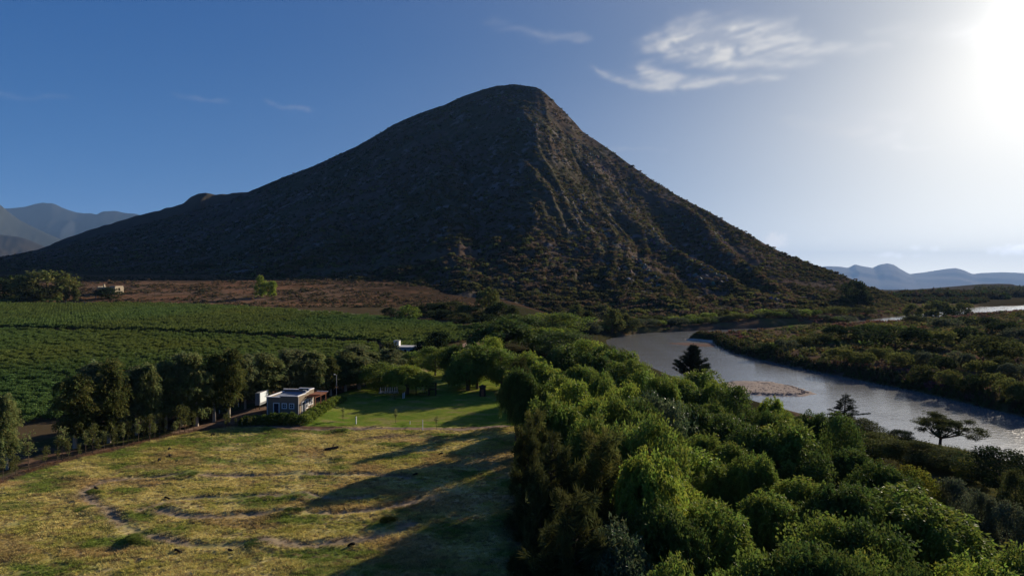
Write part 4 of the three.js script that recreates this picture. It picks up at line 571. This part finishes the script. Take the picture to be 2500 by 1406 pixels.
// larger bushes on the flat across the river, one by one
{
  const r = rng(707), L = [[2075, 795, 90, 'd'], [2190, 800, 110, 'd'], [2140, 788, 70], [2290, 806, 90], [2360, 800, 80, 'd'], [2410, 820, 90], [2460, 835, 100], [2240, 770, 60], [2310, 778, 60], [2390, 775, 70, 'd'], [2450, 785, 80, 'd'], [2490, 800, 70], [2005, 815, 50], [1960, 822, 46], [1920, 830, 40], [1870, 838, 44, 'd'], [1830, 850, 40], [1800, 835, 34], [1770, 822, 30], [1890, 870, 50], [1850, 872, 50, 'd'], [1950, 860, 46], [2010, 865, 50], [2060, 850, 60], [2110, 860, 50], [2155, 850, 54], [2205, 862, 60], [2255, 858, 50], [2300, 870, 56, 'd'], [2350, 862, 50], [2400, 880, 60], [2450, 870, 60], [2490, 888, 60], [1930, 885, 44], [1975, 892, 46, 'd'], [2030, 898, 50], [2090, 900, 50], [2150, 905, 56], [2200, 912, 56], [2260, 900, 60], [2320, 915, 56], [2375, 922, 60, 'd'], [2430, 912, 60], [2480, 930, 70], [2130, 925, 46], [2190, 935, 50], [2250, 940, 54], [2310, 950, 60], [2370, 958, 60], [2420, 968, 66, 'd'], [2470, 985, 70], [2495, 960, 60], [2330, 975, 50], [2400, 992, 56], [2460, 1006, 60]];
  const items = L.map(([px, py, w, m]) => { const h = w * 0.055 + 1.2 + r(), D = distFor(px, py, h); return { px, D, x: PX(px, D), w: w / F * D * 1.05, h, m: m === 'd' ? M.dark : [M.olive, M.olive, M.oliveDark, M.grey][floor(r() * 4)], d: m === 'd' }; }).filter((t) => polyDist(river, t.x, t.D) > 2).sort((a, b) => b.D - a.D);
  for (let i = 0, b = 0; i < items.length; i += 9, b++) items.slice(i, i + 9).sort((p, q) => p.px - q.px).forEach((t, k) => plant('scrub_bush', 'bush', t.x, t.D, t.w, t.h, t.m, `${t.d ? 'dark' : 'olive green'} bush across the river, ${ord(k)} from the water, ${ord(b)} rank from the back`, 'bush', 'bushes on the flat across the river'));
}
// ---------------------------------------------------------------- roads and tracks
function ribbon(name, label, pts, width, mat, lift = 0.12) {     // pts: [x, y, D]
  const pos = [], idx = []; pts.forEach(([x, y, D], i) => { const a = pts[max(0, i - 1)], b = pts[min(pts.length - 1, i + 1)], dx = b[0] - a[0], dd = b[2] - a[2], l = hypot(dx, dd) || 1, nx = -dd / l * width / 2, nd = dx / l * width / 2; pos.push(x + nx, y + lift, -(D + nd), x - nx, y + lift, -(D - nd)); if (i) { const k = i * 2; idx.push(k - 2, k - 1, k + 1, k - 2, k + 1, k); } });
  const g = new THREE.BufferGeometry(); g.setAttribute('position', new THREE.Float32BufferAttribute(pos, 3)); g.setIndex(idx); g.computeVertexNormals(); add(solid(g, mat), name, label, 'road', null, 'structure');
}
const along = (poly, step) => { const out = []; for (let i = 1; i < poly.length; i++) { const [a, b] = poly[i - 1], [c, d] = poly[i], n = max(1, floor(hypot(c - a, d - b) / step)); for (let k = 0; k < n; k++) out.push([lerp(a, c, k / n), lerp(b, d, k / n)]); } out.push(poly[poly.length - 1]); return out; };
const dirt = std(C(0.24, 0.15, 0.1)), pale = std(C(0.2, 0.165, 0.13));
ribbon('dirt_road', 'pinkish dirt road climbing past the tip of the vineyard', along([V(1080, 878), V(1120, 856), V(1165, 838), V(1188, 818), V(1200, 803), V(1212, 790)], 3).map(([x, D]) => [x, ground(x, D), D]), 7, dirt);
ribbon('farm_road', 'pale farm road along the far edge of the vineyard', along([V(-300, 738), V(150, 740), V(300, 740), V(600, 751), V(900, 771), V(980, 781)], 5).map(([x, D]) => [x, ground(x, D), D]), 4, pale);
function onSlope(px, py) { let t0 = 0.0; for (let t = 0.005; t < 0.8; t += 0.003) { const [x, y, D] = mountain(px, t); if (HY - (y - EYE) * F / D <= py) { return [x, y, D]; } } return mountain(px, 0.05); }
{ const smooth = (a) => a.map((p, i) => [p[0], (a[max(0, i - 1)][1] + p[1] + a[min(a.length - 1, i + 1)][1]) / 3, (a[max(0, i - 2)][2] + a[max(0, i - 1)][2] + p[2] + a[min(a.length - 1, i + 1)][2] + a[min(a.length - 1, i + 2)][2]) / 5]);
  const up = []; for (let px = 930; px <= 1980; px += 6) up.push(onSlope(px, table([[930, 738], [1200, 733], [1500, 731], [1700, 729], [1980, 727]])(px))); 
  ribbon('slope_road', 'thin pale gravel road cut along the foot of the mountain', smooth(smooth(up)), 3.2, std(C(0.13, 0.1, 0.08)), 0.9);
  const lo = []; for (let px = 1270; px <= 1440; px += 6) lo.push(onSlope(px, table([[1270, 752], [1340, 744], [1440, 735]])(px))); ribbon('side_track', 'short reddish track joining the road at the mountain foot', smooth(smooth(lo)), 3, std(C(0.2, 0.11, 0.07)), 0.8); }

// ---------------------------------------------------------------- the grey house
const K = { wall: std(C(0.2, 0.16, 0.115)), white: std(C(0.72, 0.71, 0.69), { roughness: 0.6 }), roof: new THREE.MeshStandardMaterial({ color: C(0.2, 0.24, 0.3), roughness: 0.45, metalness: 0.2 }), door: std(C(0.02, 0.028, 0.04), { roughness: 0.5 }), glass: new THREE.MeshPhysicalMaterial({ color: C(0.02, 0.025, 0.03), roughness: 0.08 }), timber: std(C(0.2, 0.085, 0.05)), dkTimber: std(C(0.045, 0.03, 0.022)), paving: std(C(0.27, 0.2, 0.16)), metal: new THREE.MeshStandardMaterial({ color: C(0.35, 0.36, 0.37), roughness: 0.5, metalness: 0.6 }), grey: std(C(0.19, 0.2, 0.2)), screen: std(C(0.62, 0.68, 0.68), { roughness: 0.5 }) };
{
  const h = new THREE.Group(), B = 0;
  h.position.set(-39.8, 0.85, -125); h.rotation.y = -8 * PI / 180;
  const shape = (pts, depth) => { const g = new THREE.ExtrudeGeometry(new THREE.Shape(pts.map(([a, b]) => new THREE.Vector2(a, b))), { depth, bevelEnabled: false }); return g; };
  // front wall (stepped parapet), seen in shade; side wall in the sun
  part(h, 'front_wall', shape([[-6.2, -0.6], [0, -0.6], [0, 3.6], [-3.5, 3.6], [-3.5, 3.36], [-6.2, 3.36]], 0.22).translate(0, 0, -0.22), K.wall);
  part(h, 'side_wall', shape([[0, -0.6], [6.78, -0.6], [6.78, 4.0], [4.6, 4.0], [4.6, 3.8], [3.3, 3.8], [3.3, 3.6], [0, 3.6]], 0.22).rotateY(PI / 2).translate(-0.22, 0, -0.22), K.wall);
  part(h, 'side_wall', bx(0.22, 3.96, 6.56, -6.09, 1.38, -3.5), K.wall);
  part(h, 'back_wall', shape([[-5.98, -0.6], [-0.22, -0.6], [-0.22, 4.0], [-3.0, 4.0], [-3.0, 3.75], [-5.98, 3.75]], 0.22).translate(0, 0, -7), K.wall);
  const cap = (x0, x1, z0, z1, y) => bx(x1 - x0, 0.13, z1 - z0, (x0 + x1) / 2, y + 0.067, (z0 + z1) / 2);
  for (const g of [cap(-6.26, -3.44, -0.26, 0.05, 3.362), cap(-3.44, 0.05, -0.26, 0.05, 3.602), cap(-0.26, 0.05, -3.5, -0.262, 3.602), cap(-0.26, 0.05, -4.8, -3.502, 3.802), cap(-0.26, 0.05, -7.06, -4.802, 4.002), cap(-6.26, -3.0, -7.06, -6.74, 3.752), cap(-2.998, -0.262, -7.06, -6.74, 4.002), cap(-6.26, -5.94, -6.738, -0.262, 3.36)]) part(h, 'parapet_cap', g, K.white);
  part(h, 'roof', bx(5.7, 0.08, 6.5, -3.1, 3.1, -3.5, 0, 0.06), K.roof);
  const tank = part(h, 'roof_unit', new THREE.CylinderGeometry(0.38, 0.42, 0.5, 14).translate(-1.2, 3.7, -5.4), K.grey);
  const opening = (name, x0, x1, y0, y1, fill, bars) => { const f = part(h, name, mergeGeometries([bx(x1 - x0 + 0.3, 0.15, 0.08, (x0 + x1) / 2, y1 + 0.075, 0.041), bx(0.15, y1 - y0, 0.08, x0 - 0.075, (y0 + y1) / 2, 0.041), bx(0.15, y1 - y0, 0.08, x1 + 0.075, (y0 + y1) / 2, 0.041), ...(bars ? [bx(x1 - x0 + 0.3, 0.15, 0.1, (x0 + x1) / 2, y0 - 0.075, 0.051)] : [])]), K.white); part(f, name === 'door' ? 'leaf' : 'pane', bx(x1 - x0, y1 - y0, 0.03, (x0 + x1) / 2, (y0 + y1) / 2, 0.018), fill); if (bars) { part(f, 'muntin', bx(0.05, y1 - y0, 0.03, (x0 + x1) / 2, (y0 + y1) / 2, 0.05), K.white); part(f, 'muntin', bx(x1 - x0, 0.05, 0.028, (x0 + x1) / 2, (y0 + y1) / 2, 0.05), K.white); } else part(f, 'handle', bx(0.12, 0.05, 0.06, x1 - 0.15, y0 + 1.05, 0.06), K.metal); return f; };
  opening('door', -4.7, -3.75, 0.05, 2.25, K.door, false).userData.label = 'dark front door in a white frame';
  opening('window', -3.0, -2.3, 1.45, 2.2, K.glass, true); opening('window', -1.55, -0.85, 1.45, 2.2, K.glass, true);
  const sideOpening = (name, s0, s1, y0, y1, fill, bars) => { const f = opening(name, s0, s1, y0, y1, fill, bars); f.rotation.y = PI / 2; f.position.set(0.0, 0, 0); return f; };
  sideOpening('door', 1.7, 2.9, 0.05, 2.2, K.door, false); sideOpening('window', 3.3, 4.0, 0.9, 2.35, K.glass, true); sideOpening('window', 4.5, 5.2, 1.3, 2.35, K.glass, true); sideOpening('window', 5.6, 6.2, 1.3, 2.35, K.glass, true);
  part(h, 'terrace', bx(2.4, 0.5, 8.6, 1.25, -0.3, -3.9), K.paving);
  // timber pergola on the sunny side
  const pg = part(h, 'pergola', mergeGeometries([beam([1.9, 2.95, -3.2], [1.9, 2.95, -8.3], 0.12, 0.16), beam([0.1, 3.02, -3.2], [0.1, 3.02, -8.3], 0.1, 0.14)]), K.timber);
  for (const z of [-3.35, -5.8, -8.15]) part(pg, 'post', bx(0.12, 2.9, 0.12, 1.9, 1.42, z), K.timber);
  for (let i = 0; i < 9; i++) part(pg, 'rafter', bx(2.2, 0.12, 0.06, 1.1, 3.1, -3.3 - i * 0.6), K.timber);
  part(pg, 'canopy', bx(2.3, 0.05, 3.4, 1.1, 3.2, -6.6), K.timber); part(pg, 'fascia', bx(2.3, 0.14, 0.06, 1.1, 3.29, -8.42), K.white);
  for (const z of [-7.0]) { part(pg, 'rail', beam([1.9, 1.0, -5.8], [1.9, 1.0, -8.1], 0.06, 0.08), K.timber); for (let i = 0; i < 8; i++) part(pg, 'baluster', bx(0.05, 0.9, 0.05, 1.9, 0.52, -6.05 - i * 0.27), K.timber); }
  part(h, 'side_rail', mergeGeometries([beam([2.4, 1.0, -0.1], [2.4, 1.0, -3.1], 0.05), beam([2.4, 0, -0.1], [2.4, 1.0, -0.1], 0.05), beam([2.4, 0, -1.6], [2.4, 1, -1.6], 0.05), beam([2.4, 0, -3.1], [2.4, 1, -3.1], 0.05)]), K.dkTimber);
  part(h, 'downpipe', mergeGeometries([rod([0.06, 0.1, -0.12], [0.06, 3.5, -0.12], 0.045), rod([-6.0, 0.1, 0.06], [-6.0, 3.3, 0.06], 0.045)]), K.white); part(h, 'air_unit', bx(0.35, 0.6, 0.9, -6.4, 0.5, -2.2), K.white);
  add(h, 'house', 'small flat roofed grey house with white trim beside the lawn', 'house');
}
{ // open-air screen left of the house
  const s = new THREE.Group(), D = 130; s.position.set(-49.2, ground(-49.2, D), -D); s.rotation.y = -4 * PI / 180;
  part(s, 'cabinet', bx(0.9, 2.4, 4, 0, 2.0, -2), K.grey); part(s, 'screen', bx(0.04, 1.75, 3.7, 0.475, 2.25, -2.0), K.screen); part(s, 'rim', mergeGeometries([bx(0.06, 0.08, 3.86, 0.485, 3.17, -2), bx(0.06, 0.08, 3.86, 0.485, 1.33, -2)]), K.white);
  for (const [x, z] of [[-0.36, -0.15], [0.36, -0.15], [-0.36, -3.85], [0.36, -3.85]]) part(s, 'leg', bx(0.12, 0.95, 0.12, x, 0.34, z), K.dkTimber);
  add(s, 'outdoor_screen', 'grey box screen with a white face on legs left of the house', 'screen');
}
function hedge(name, label, blobs, leaves, mat, seed) {
  const r = rng(seed), L = new Leaves(), o = blobs[0], tot = blobs.reduce((s, b) => s + b[2] * b[3], 0), gy = ground(o[0], o[1]);
  while (L.n / 4 < leaves) { let k = r() * tot, i = 0; while (i < blobs.length - 1 && (k -= blobs[i][2] * blobs[i][3]) > 0) i++; const [x, D, w, h] = blobs[i], d = dirR(r); if (d[1] < -0.1) continue; const q = 0.8 + 0.28 * r() * (0.6 + noise(d[0] * 3 + i, d[2] * 3)), e = dirR(r), y = ground(x, D) - gy; L.leaf(x - o[0] + d[0] * w * q, y + d[1] * h * q, -(D - o[1]) + d[2] * w * q, e[0] + d[0], e[1] + d[1] + 0.3, e[2] + d[2], 0.2 + r() * 0.14, 0.14 + r() * 0.06, r, tint(r, 0.5)); }
  const g = new THREE.Group(); part(g, 'foliage', L.geo(), mat); part(g, 'stems', mergeGeometries(blobs.map(([x, D, w, h]) => rod([x - o[0], ground(x, D) - gy - 0.3, -(D - o[1])], [x - o[0] + 0.1, ground(x, D) - gy + h * 0.7, -(D - o[1])], 0.08, 0.03))), M.darkBark); g.position.set(o[0], gy, -o[1]); add(g, name, label, 'hedge');
}
{ const b = []; for (let i = 0; i < 6; i++) b.push([-47.2 + i * 1.55, 119.6 + i * 0.12, 1.25, 1.3 + (i > 2 ? 0.35 : 0)]); hedge('hedge', 'dark clipped hedge in front of the house', b, 9000, M.willowDark, 71);
  const c = []; for (let i = 0; i < 9; i++) { const t = i / 8; c.push([lerp(-37.6, -36.0, t), lerp(121.5, 141, t), 1.5 - t * 0.3, 1.25 - t * 0.2]); } hedge('hedge', 'sunlit hedge running down the bank from the house to the lawn', c, 10000, M.willow, 72); }
plant('shrub', 'bushNear', -36.6, 131.2, 1.5, 1.3, M.brown, 'reddish shrub at the foot of the pergola', 'shrub'); plant('shrub', 'bushNear', -37.0, 127.5, 1.3, 1.0, M.brown, 'small reddish shrub beside the house terrace', 'shrub');

// ---------------------------------------------------------------- things on and around the lawn
const stand = (px, base, h = 0) => { const [x, D] = atLevel(px, base, h); return [x, D < field.d1 && x > field.x0 && x < field.x1 ? fieldHeight(x, D) : ground(x, D), D]; };
{ const [x, y, D] = stand(820, 985), g = new THREE.Group(); g.position.set(x, y, -D); part(g, 'pole', new THREE.CylinderGeometry(0.05, 0.08, 5.3, 8).translate(0, 2.55, 0), K.metal); part(g, 'arm', beam([0, 5.15, 0], [-0.35, 5.25, 0], 0.05), K.metal); part(g, 'lamp_head', bx(0.3, 0.12, 0.2, -0.4, 5.25, 0), K.white); add(g, 'lamp_post', 'tall grey lamp post behind the house beside the lawn', 'lamp post'); }
for (const [px, b, h, w, label] of [[868, 1036, 1.35, 0.16, 'short white post on the near lawn'], [1031, 1054, 1.95, 0.1, 'tall thin white post on the field below the lawn'], [983, 982, 1.2, 0.14, 'white post left of the pair beside the willow trunk'], [986.5, 981, 1.25, 0.12, 'white post right of the pair beside the willow trunk'], [1000, 1037, 0.6, 0.1, 'stubby white peg at the edge of the lawn shadow'], [963, 984, 1.0, 0.09, 'dark thin post on the lawn near the chess board'], [533, 1015, 0.7, 0.12, 'small white marker post beside the yard track'], [580, 1002, 0.8, 0.12, 'small white marker post nearer the house yard']]) { const [x, y, D] = stand(px, b), g = new THREE.Group(); g.position.set(x, y, -D); part(g, 'post', bx(w, h + 0.2, w, 0, h / 2 - 0.1, 0), label.includes('dark') ? K.dkTimber : K.white); part(g, 'cap', new THREE.ConeGeometry(w * 0.75, w * 0.6, 4, 1).rotateY(PI / 4).translate(0, h + w * 0.3, 0), K.metal); add(g, 'post', label, 'post'); }
{ const [x, y, D] = stand(908, 962), g = new THREE.Group(); g.position.set(x, y, -D); part(g, 'pole', bx(0.06, 1.2, 0.06, 0, 0.5, 0), K.metal); part(g, 'board', bx(0.4, 0.5, 0.04, 0, 0.95, 0.05), K.grey); add(g, 'notice_board', 'small grey notice board on the shaded lawn', 'sign'); }
{ // play frame: two-post swing beam joined to a ladder tower
  const [x, y, D] = stand(1040, 975), g = new THREE.Group(), T = K.dkTimber; g.position.set(x, y, -D);
  for (const [px, pz] of [[0.6, 0.6], [2.1, 0.6], [0.6, -0.8], [2.1, -0.8]]) part(g, 'tower_post', bx(0.16, 2.9, 0.16, px, 1.35, pz), T);
  part(g, 'platform', bx(1.7, 0.1, 1.6, 1.35, 1.3, -0.1), T); for (const yy of [1.75, 2.1]) { part(g, 'rail', bx(1.5, 0.1, 0.05, 1.35, yy, 0.6), T); part(g, 'rail', bx(1.5, 0.1, 0.05, 1.35, yy, -0.8), T); }
  part(g, 'roof_beam', bx(1.7, 0.12, 0.1, 1.35, 2.7, 0.6), T); for (let i = 0; i < 4; i++) part(g, 'rung', bx(1.3, 0.06, 0.06, 1.35, 0.25 + i * 0.3, 0.72), T);
  part(g, 'swing_beam', beam([-2.3, 2.05, -0.1], [0.6, 2.05, -0.1], 0.14), T); part(g, 'swing_post', bx(0.16, 2.3, 0.16, -2.25, 1.0, -0.1), T);
  for (const sx of [-1.4, -0.4]) { const s = part(g, 'swing_seat', bx(0.5, 0.05, 0.22, sx, 0.5, -0.1), T); for (const e of [-0.22, 0.22]) part(s, 'chain', bx(0.025, 1.5, 0.025, sx + e, 1.25, -0.1), K.metal); }
  add(g, 'play_frame', 'dark timber play frame with swing beam on the lawn', 'playground frame'); }
{ const [x, y, D] = stand(1178, 976), g = new THREE.Group(); g.position.set(x, y, -D); part(g, 'wall', bx(1.3, 2.1, 1.3, 0, 1.0, 0), K.dkTimber); part(g, 'roof', new THREE.ConeGeometry(1.15, 0.5, 4).rotateY(PI / 4).translate(0, 2.3, 0), K.dkTimber); part(g, 'door', bx(0.6, 1.5, 0.05, 0, 0.8, 0.68), K.timber); add(g, 'hut', 'small dark timber hut under the willow on the lawn', 'hut'); }
{ // giant chess set
  const [x, y, D] = stand(946, 970), cell = 0.52, board = new THREE.Group(); board.position.set(x, y + 0.03, -D - 1.6); board.rotation.y = 0.12;
  const lt = std(C(0.55, 0.5, 0.44)), dk = std(C(0.05, 0.05, 0.05)), gS = new THREE.BoxGeometry(cell - 0.02, 0.05, cell - 0.02); part(board, 'base', bx(cell * 8.4, 0.06, cell * 8.4, 0, -0.035, 0), lt);
  for (let i = 0; i < 8; i++) for (let j = 0; j < 8; j++) { const m = part(board, 'tile', gS, (i + j) % 2 ? lt : dk); m.position.set((i - 3.5) * cell, 0.022, (j - 3.5) * cell); }
  add(board, 'chess_board', 'giant outdoor chess board of light and dark squares on the lawn', 'chess board');
  const lathe = (p) => new THREE.LatheGeometry(p.map(([a, b]) => new THREE.Vector2(a, b)), 10), pawn = lathe([[0, 0], [0.17, 0], [0.17, 0.08], [0.1, 0.16], [0.07, 0.42], [0.11, 0.47], [0.06, 0.5], [0.12, 0.6], [0.08, 0.71], [0, 0.74]]), king = lathe([[0, 0], [0.2, 0], [0.2, 0.1], [0.12, 0.2], [0.08, 0.62], [0.14, 0.68], [0.08, 0.72], [0.15, 0.98], [0.06, 1.02], [0.05, 1.12], [0, 1.13]]);
  const wh = std(C(0.75, 0.73, 0.7), { roughness: 0.5 }), bl = std(C(0.02, 0.02, 0.022), { roughness: 0.4 });
  for (const [row, col, geo, nm, cn] of [[3, wh, pawn, 'pawn', 'white'], [2, wh, king, 'piece', 'white'], [-2, bl, pawn, 'pawn', 'black'], [-3, bl, king, 'piece', 'black']]) for (let i = 0; i < 8; i++) { const g = new THREE.Group(), a = 0.12, lx = (i - 3.5) * cell, lz = (row > 0 ? row : row + 0.0) * cell * (row > 0 ? 0.95 : 0.6); part(g, 'body', geo, col); part(g, 'felt', new THREE.CylinderGeometry(0.16, 0.16, 0.02, 10).translate(0, -0.0, 0), bl); g.position.set(x + lx * cos(a) + lz * sin(a), y + 0.09, -D - 1.6 - lx * sin(a) + lz * cos(a)); add(g, 'chess_' + nm, `${cn} giant chess ${nm === 'pawn' ? 'pawn' : 'back rank piece'}, ${ord(i)} from the left in its row`, 'chess piece', 'giant chess pieces on the lawn'); } }
// old tyres half sunk in the grass around the loops
{ const t = new THREE.TorusGeometry(0.3, 0.11, 8, 18), rub = std(C(0.012, 0.012, 0.013), { roughness: 0.8 }), rim = new THREE.TorusGeometry(0.2, 0.03, 6, 16);
  const L = [[410, 1101, 'on the upper field left of the house'], [414, 1116, 'just below another one on the upper field'], [385, 1128, 'lowest of three on the upper left field'], [516, 1064, 'near the yard at the top of the field'], [232, 1197, 'inside the left bend of the outer loop'], [405, 1222, 'beside the bend of the inner loop'], [855, 1338, 'below the bottom straight of the outer loop'], [430, 1350, 'below the lower left bend of the outer loop'], [562, 1349, 'in the grass left of the bottom mound'], [1012, 1163, 'in the tree shadows at the right end'], [1075, 1110, 'in the shade near the willow belt']];
  for (const [px, py, where] of L) { const [x, y, D] = stand(px, py), g = new THREE.Group(); g.position.set(x, y + 0.06, -D); g.rotation.set(0.9 + (px % 5) * 0.12, px, 0); part(g, 'tyre', t, rub); part(g, 'bead', rim, rub); add(g, 'old_tyre', `old black tyre lying ${where}`, 'tyre', 'old tyres on the field'); } }
{ const [x, y, D] = stand(808, 1099), g = new THREE.Group(); g.position.set(x, y, -D); g.rotation.y = 0.5; part(g, 'log', rod([-1.1, 0.15, 0], [1.0, 0.35, 0.1], 0.24, 0.2, 9), M.darkBark); part(g, 'branch', rod([0.1, 0.3, 0], [0.35, 0.9, 0.1], 0.1, 0.05), M.darkBark); add(g, 'fallen_log', 'dark fallen log lying on the field below the lawn', 'log'); }
for (const [px, py, w, h, m, label] of [[330, 1326, 2.0, 0.6, M.willow, 'low green weed clump beside the lower left bend'], [460, 1166, 2.2, 0.35, M.willow, 'green weed clump on the mound of the upper straight'], [950, 1284, 1.8, 0.8, M.yellow, 'yellowish weed clump at the right end of the loop'], [205, 1250, 2.0, 0.35, M.willow, 'green weed clump left of the loop bend'], [818, 1124, 2.6, 0.35, M.willowDark, 'flat dark weed patch in the upper field'], [832, 1055, 2.2, 0.4, M.willow, 'weed clump at the top of the field below the lawn'], [225, 1212, 1.6, 0.6, M.willow, 'grassy clump inside the left bend'], [620, 1336, 2.0, 0.35, M.willowDark, 'dark weeds on the bottom mound'], [715, 1256, 1.8, 0.5, M.willowDark, 'dark weeds on the mound of the inner loop']]) { const [x, y, D] = stand(px, py); plant('weed_clump', 'bushNear', x, D, w, h, m, label, 'weeds', null, { sink: 0.15 }); }

// ---------------------------------------------------------------- far buildings, poles, wires
{ const D = 205, x = PX(990, D), g = new THREE.Group(), y = ground(x, D); g.position.set(x, y, -D); g.rotation.y = -0.15; part(g, 'wall', bx(7.6, 3.0, 5, 0, 1.4, 0), std(C(0.36, 0.36, 0.36))); part(g, 'roof', bx(8.2, 0.2, 5.6, 0, 3.02, 0), std(C(0.4, 0.4, 0.4))); const c = part(g, 'chimney', bx(1.7, 1.5, 1.6, -3, 3.9, -0.8), K.white); part(c, 'cap', bx(1.9, 0.12, 1.8, -3, 4.72, -0.8), K.grey); for (const wx of [-1.5, 0.6, 2.4]) { const w = part(g, 'window', bx(1.1, 1.1, 0.06, wx, 1.9, 2.53), K.white); part(w, 'pane', bx(0.9, 0.9, 0.04, wx, 1.9, 2.56), K.glass); } add(g, 'white_building', 'low white building half hidden among trees at the vineyard edge', 'building'); }
{ const D = 492, x = PX(268, D), g = new THREE.Group(), y = ground(x, D), m = std(C(0.42, 0.35, 0.24)); g.position.set(x, y, -D); g.rotation.y = -0.32; const W = 17, Hh = 5.0, Z = 7;
  part(g, 'wall', bx(W, Hh, 0.4, 0, Hh / 2 - 0.5, Z / 2), m); part(g, 'wall', bx(W, Hh, 0.4, 0, Hh / 2 - 0.5, -Z / 2), m); part(g, 'wall', bx(0.4, Hh + 0.6, Z - 0.41, -W / 2 + 0.2, Hh / 2 - 0.2, 0), m); const e = part(g, 'gable_wall', mergeGeometries([bx(0.4, Hh + 0.8, 2.4, W / 2 - 0.2, Hh / 2 - 0.1, 2.1), bx(0.4, Hh + 0.8, 2.6, W / 2 - 0.2, Hh / 2 - 0.1, -2.0), bx(0.4, 2.2, 1.6, W / 2 - 0.2, 0.8, 0.1), bx(0.4, 1.4, 1.6, W / 2 - 0.2, Hh - 0.4, 0.1)]), m); part(g, 'parapet', bx(4.5, 0.8, 0.5, W / 2 - 2.6, Hh - 0.09, Z / 2), m); part(g, 'chimney', bx(0.9, 2.2, 0.9, -W / 2 + 2.5, Hh + 0.5, 0), m); part(g, 'roof', bx(W - 1, 0.15, Z - 1, 0, Hh - 0.9, 0), std(C(0.2, 0.18, 0.15)));
  add(g, 'ruined_building', 'roofless cream coloured building on the dry slope at the left', 'building'); }
{ const D = 425; for (const [px, w, hh, label] of [[215, 24, 1.6, 'low pale wall left of the ruined building'], [290, 14, 1.3, 'short pale wall in front of the ruined building'], [145, 20, 1.3, 'low wall below the big spreading tree']]) { const x = PX(px, D), g = new THREE.Group(); g.position.set(x, ground(x, D), -D); part(g, 'wall', bx(w / F * D * 1.3, hh + 0.4, 0.4, 0, hh / 2 - 0.2, 0), std(C(0.3, 0.26, 0.22))); part(g, 'coping', bx(w / F * D * 1.3 + 0.1, 0.12, 0.5, 0, hh + 0.06, 0), K.grey); add(g, 'low_wall', label, 'wall'); } }
for (const [px, D, hgt, label] of [[593, 480, 11, 'wooden power pole on the dry slope behind the vineyard'], [377, 455, 9, 'thin wooden pole at the far vineyard edge']]) { const x = PX(px, D), g = new THREE.Group(); g.position.set(x, ground(x, D), -D); part(g, 'pole', new THREE.CylinderGeometry(0.12, 0.17, hgt + 0.5, 7).translate(0, hgt / 2 - 0.2, 0), M.bark); part(g, 'crossarm', bx(1.6, 0.14, 0.14, 0, hgt - 0.6, 0), M.bark); add(g, 'power_pole', label, 'power pole'); }
{ // power line through the willow belt
  const ends = [[22.4, 67], [26.2, 26]], g0 = ends.map(([x, D]) => [x, ground(x, D), D]), top = 7.0;
  ends.forEach(([x, D], i) => { const g = new THREE.Group(); g.position.set(x, g0[i][1], -D); part(g, 'pole', new THREE.CylinderGeometry(0.1, 0.15, 9, 7).translate(0, 3.2, 0), M.bark); part(g, 'crossarm', bx(1.6, 0.12, 0.12, 0, 6.95, 0), M.bark); for (const k of [-0.7, -0.25, 0.25, 0.7]) part(g, 'insulator', new THREE.CylinderGeometry(0.05, 0.07, 0.18, 6).translate(k, 7.1, 0), K.grey); add(g, 'line_pole', i ? 'line pole standing in the willows nearest the camera' : 'line pole buried among the willows of the belt', 'power pole'); });
  [-0.7, -0.25, 0.25, 0.7].forEach((k, i) => { const pts = []; for (let j = 0; j <= 24; j++) { const t = j / 24; pts.push(new THREE.Vector3(lerp(ends[0][0], ends[1][0], t) + k, lerp(g0[0][1], g0[1][1], t) + top + 0.1 - 1.2 * 4 * t * (1 - t) * 0.5, -lerp(ends[0][1], ends[1][1], t))); } const m = new THREE.Mesh(new THREE.TubeGeometry(new THREE.CatmullRomCurve3(pts), 40, 0.014, 5), K.metal); m.castShadow = true; add(m, 'power_cable', `thin power cable crossing the willow belt, ${ord(i)} from the field side`, 'cable', 'power cables over the belt'); }); }
renderer.render(scene, camera);
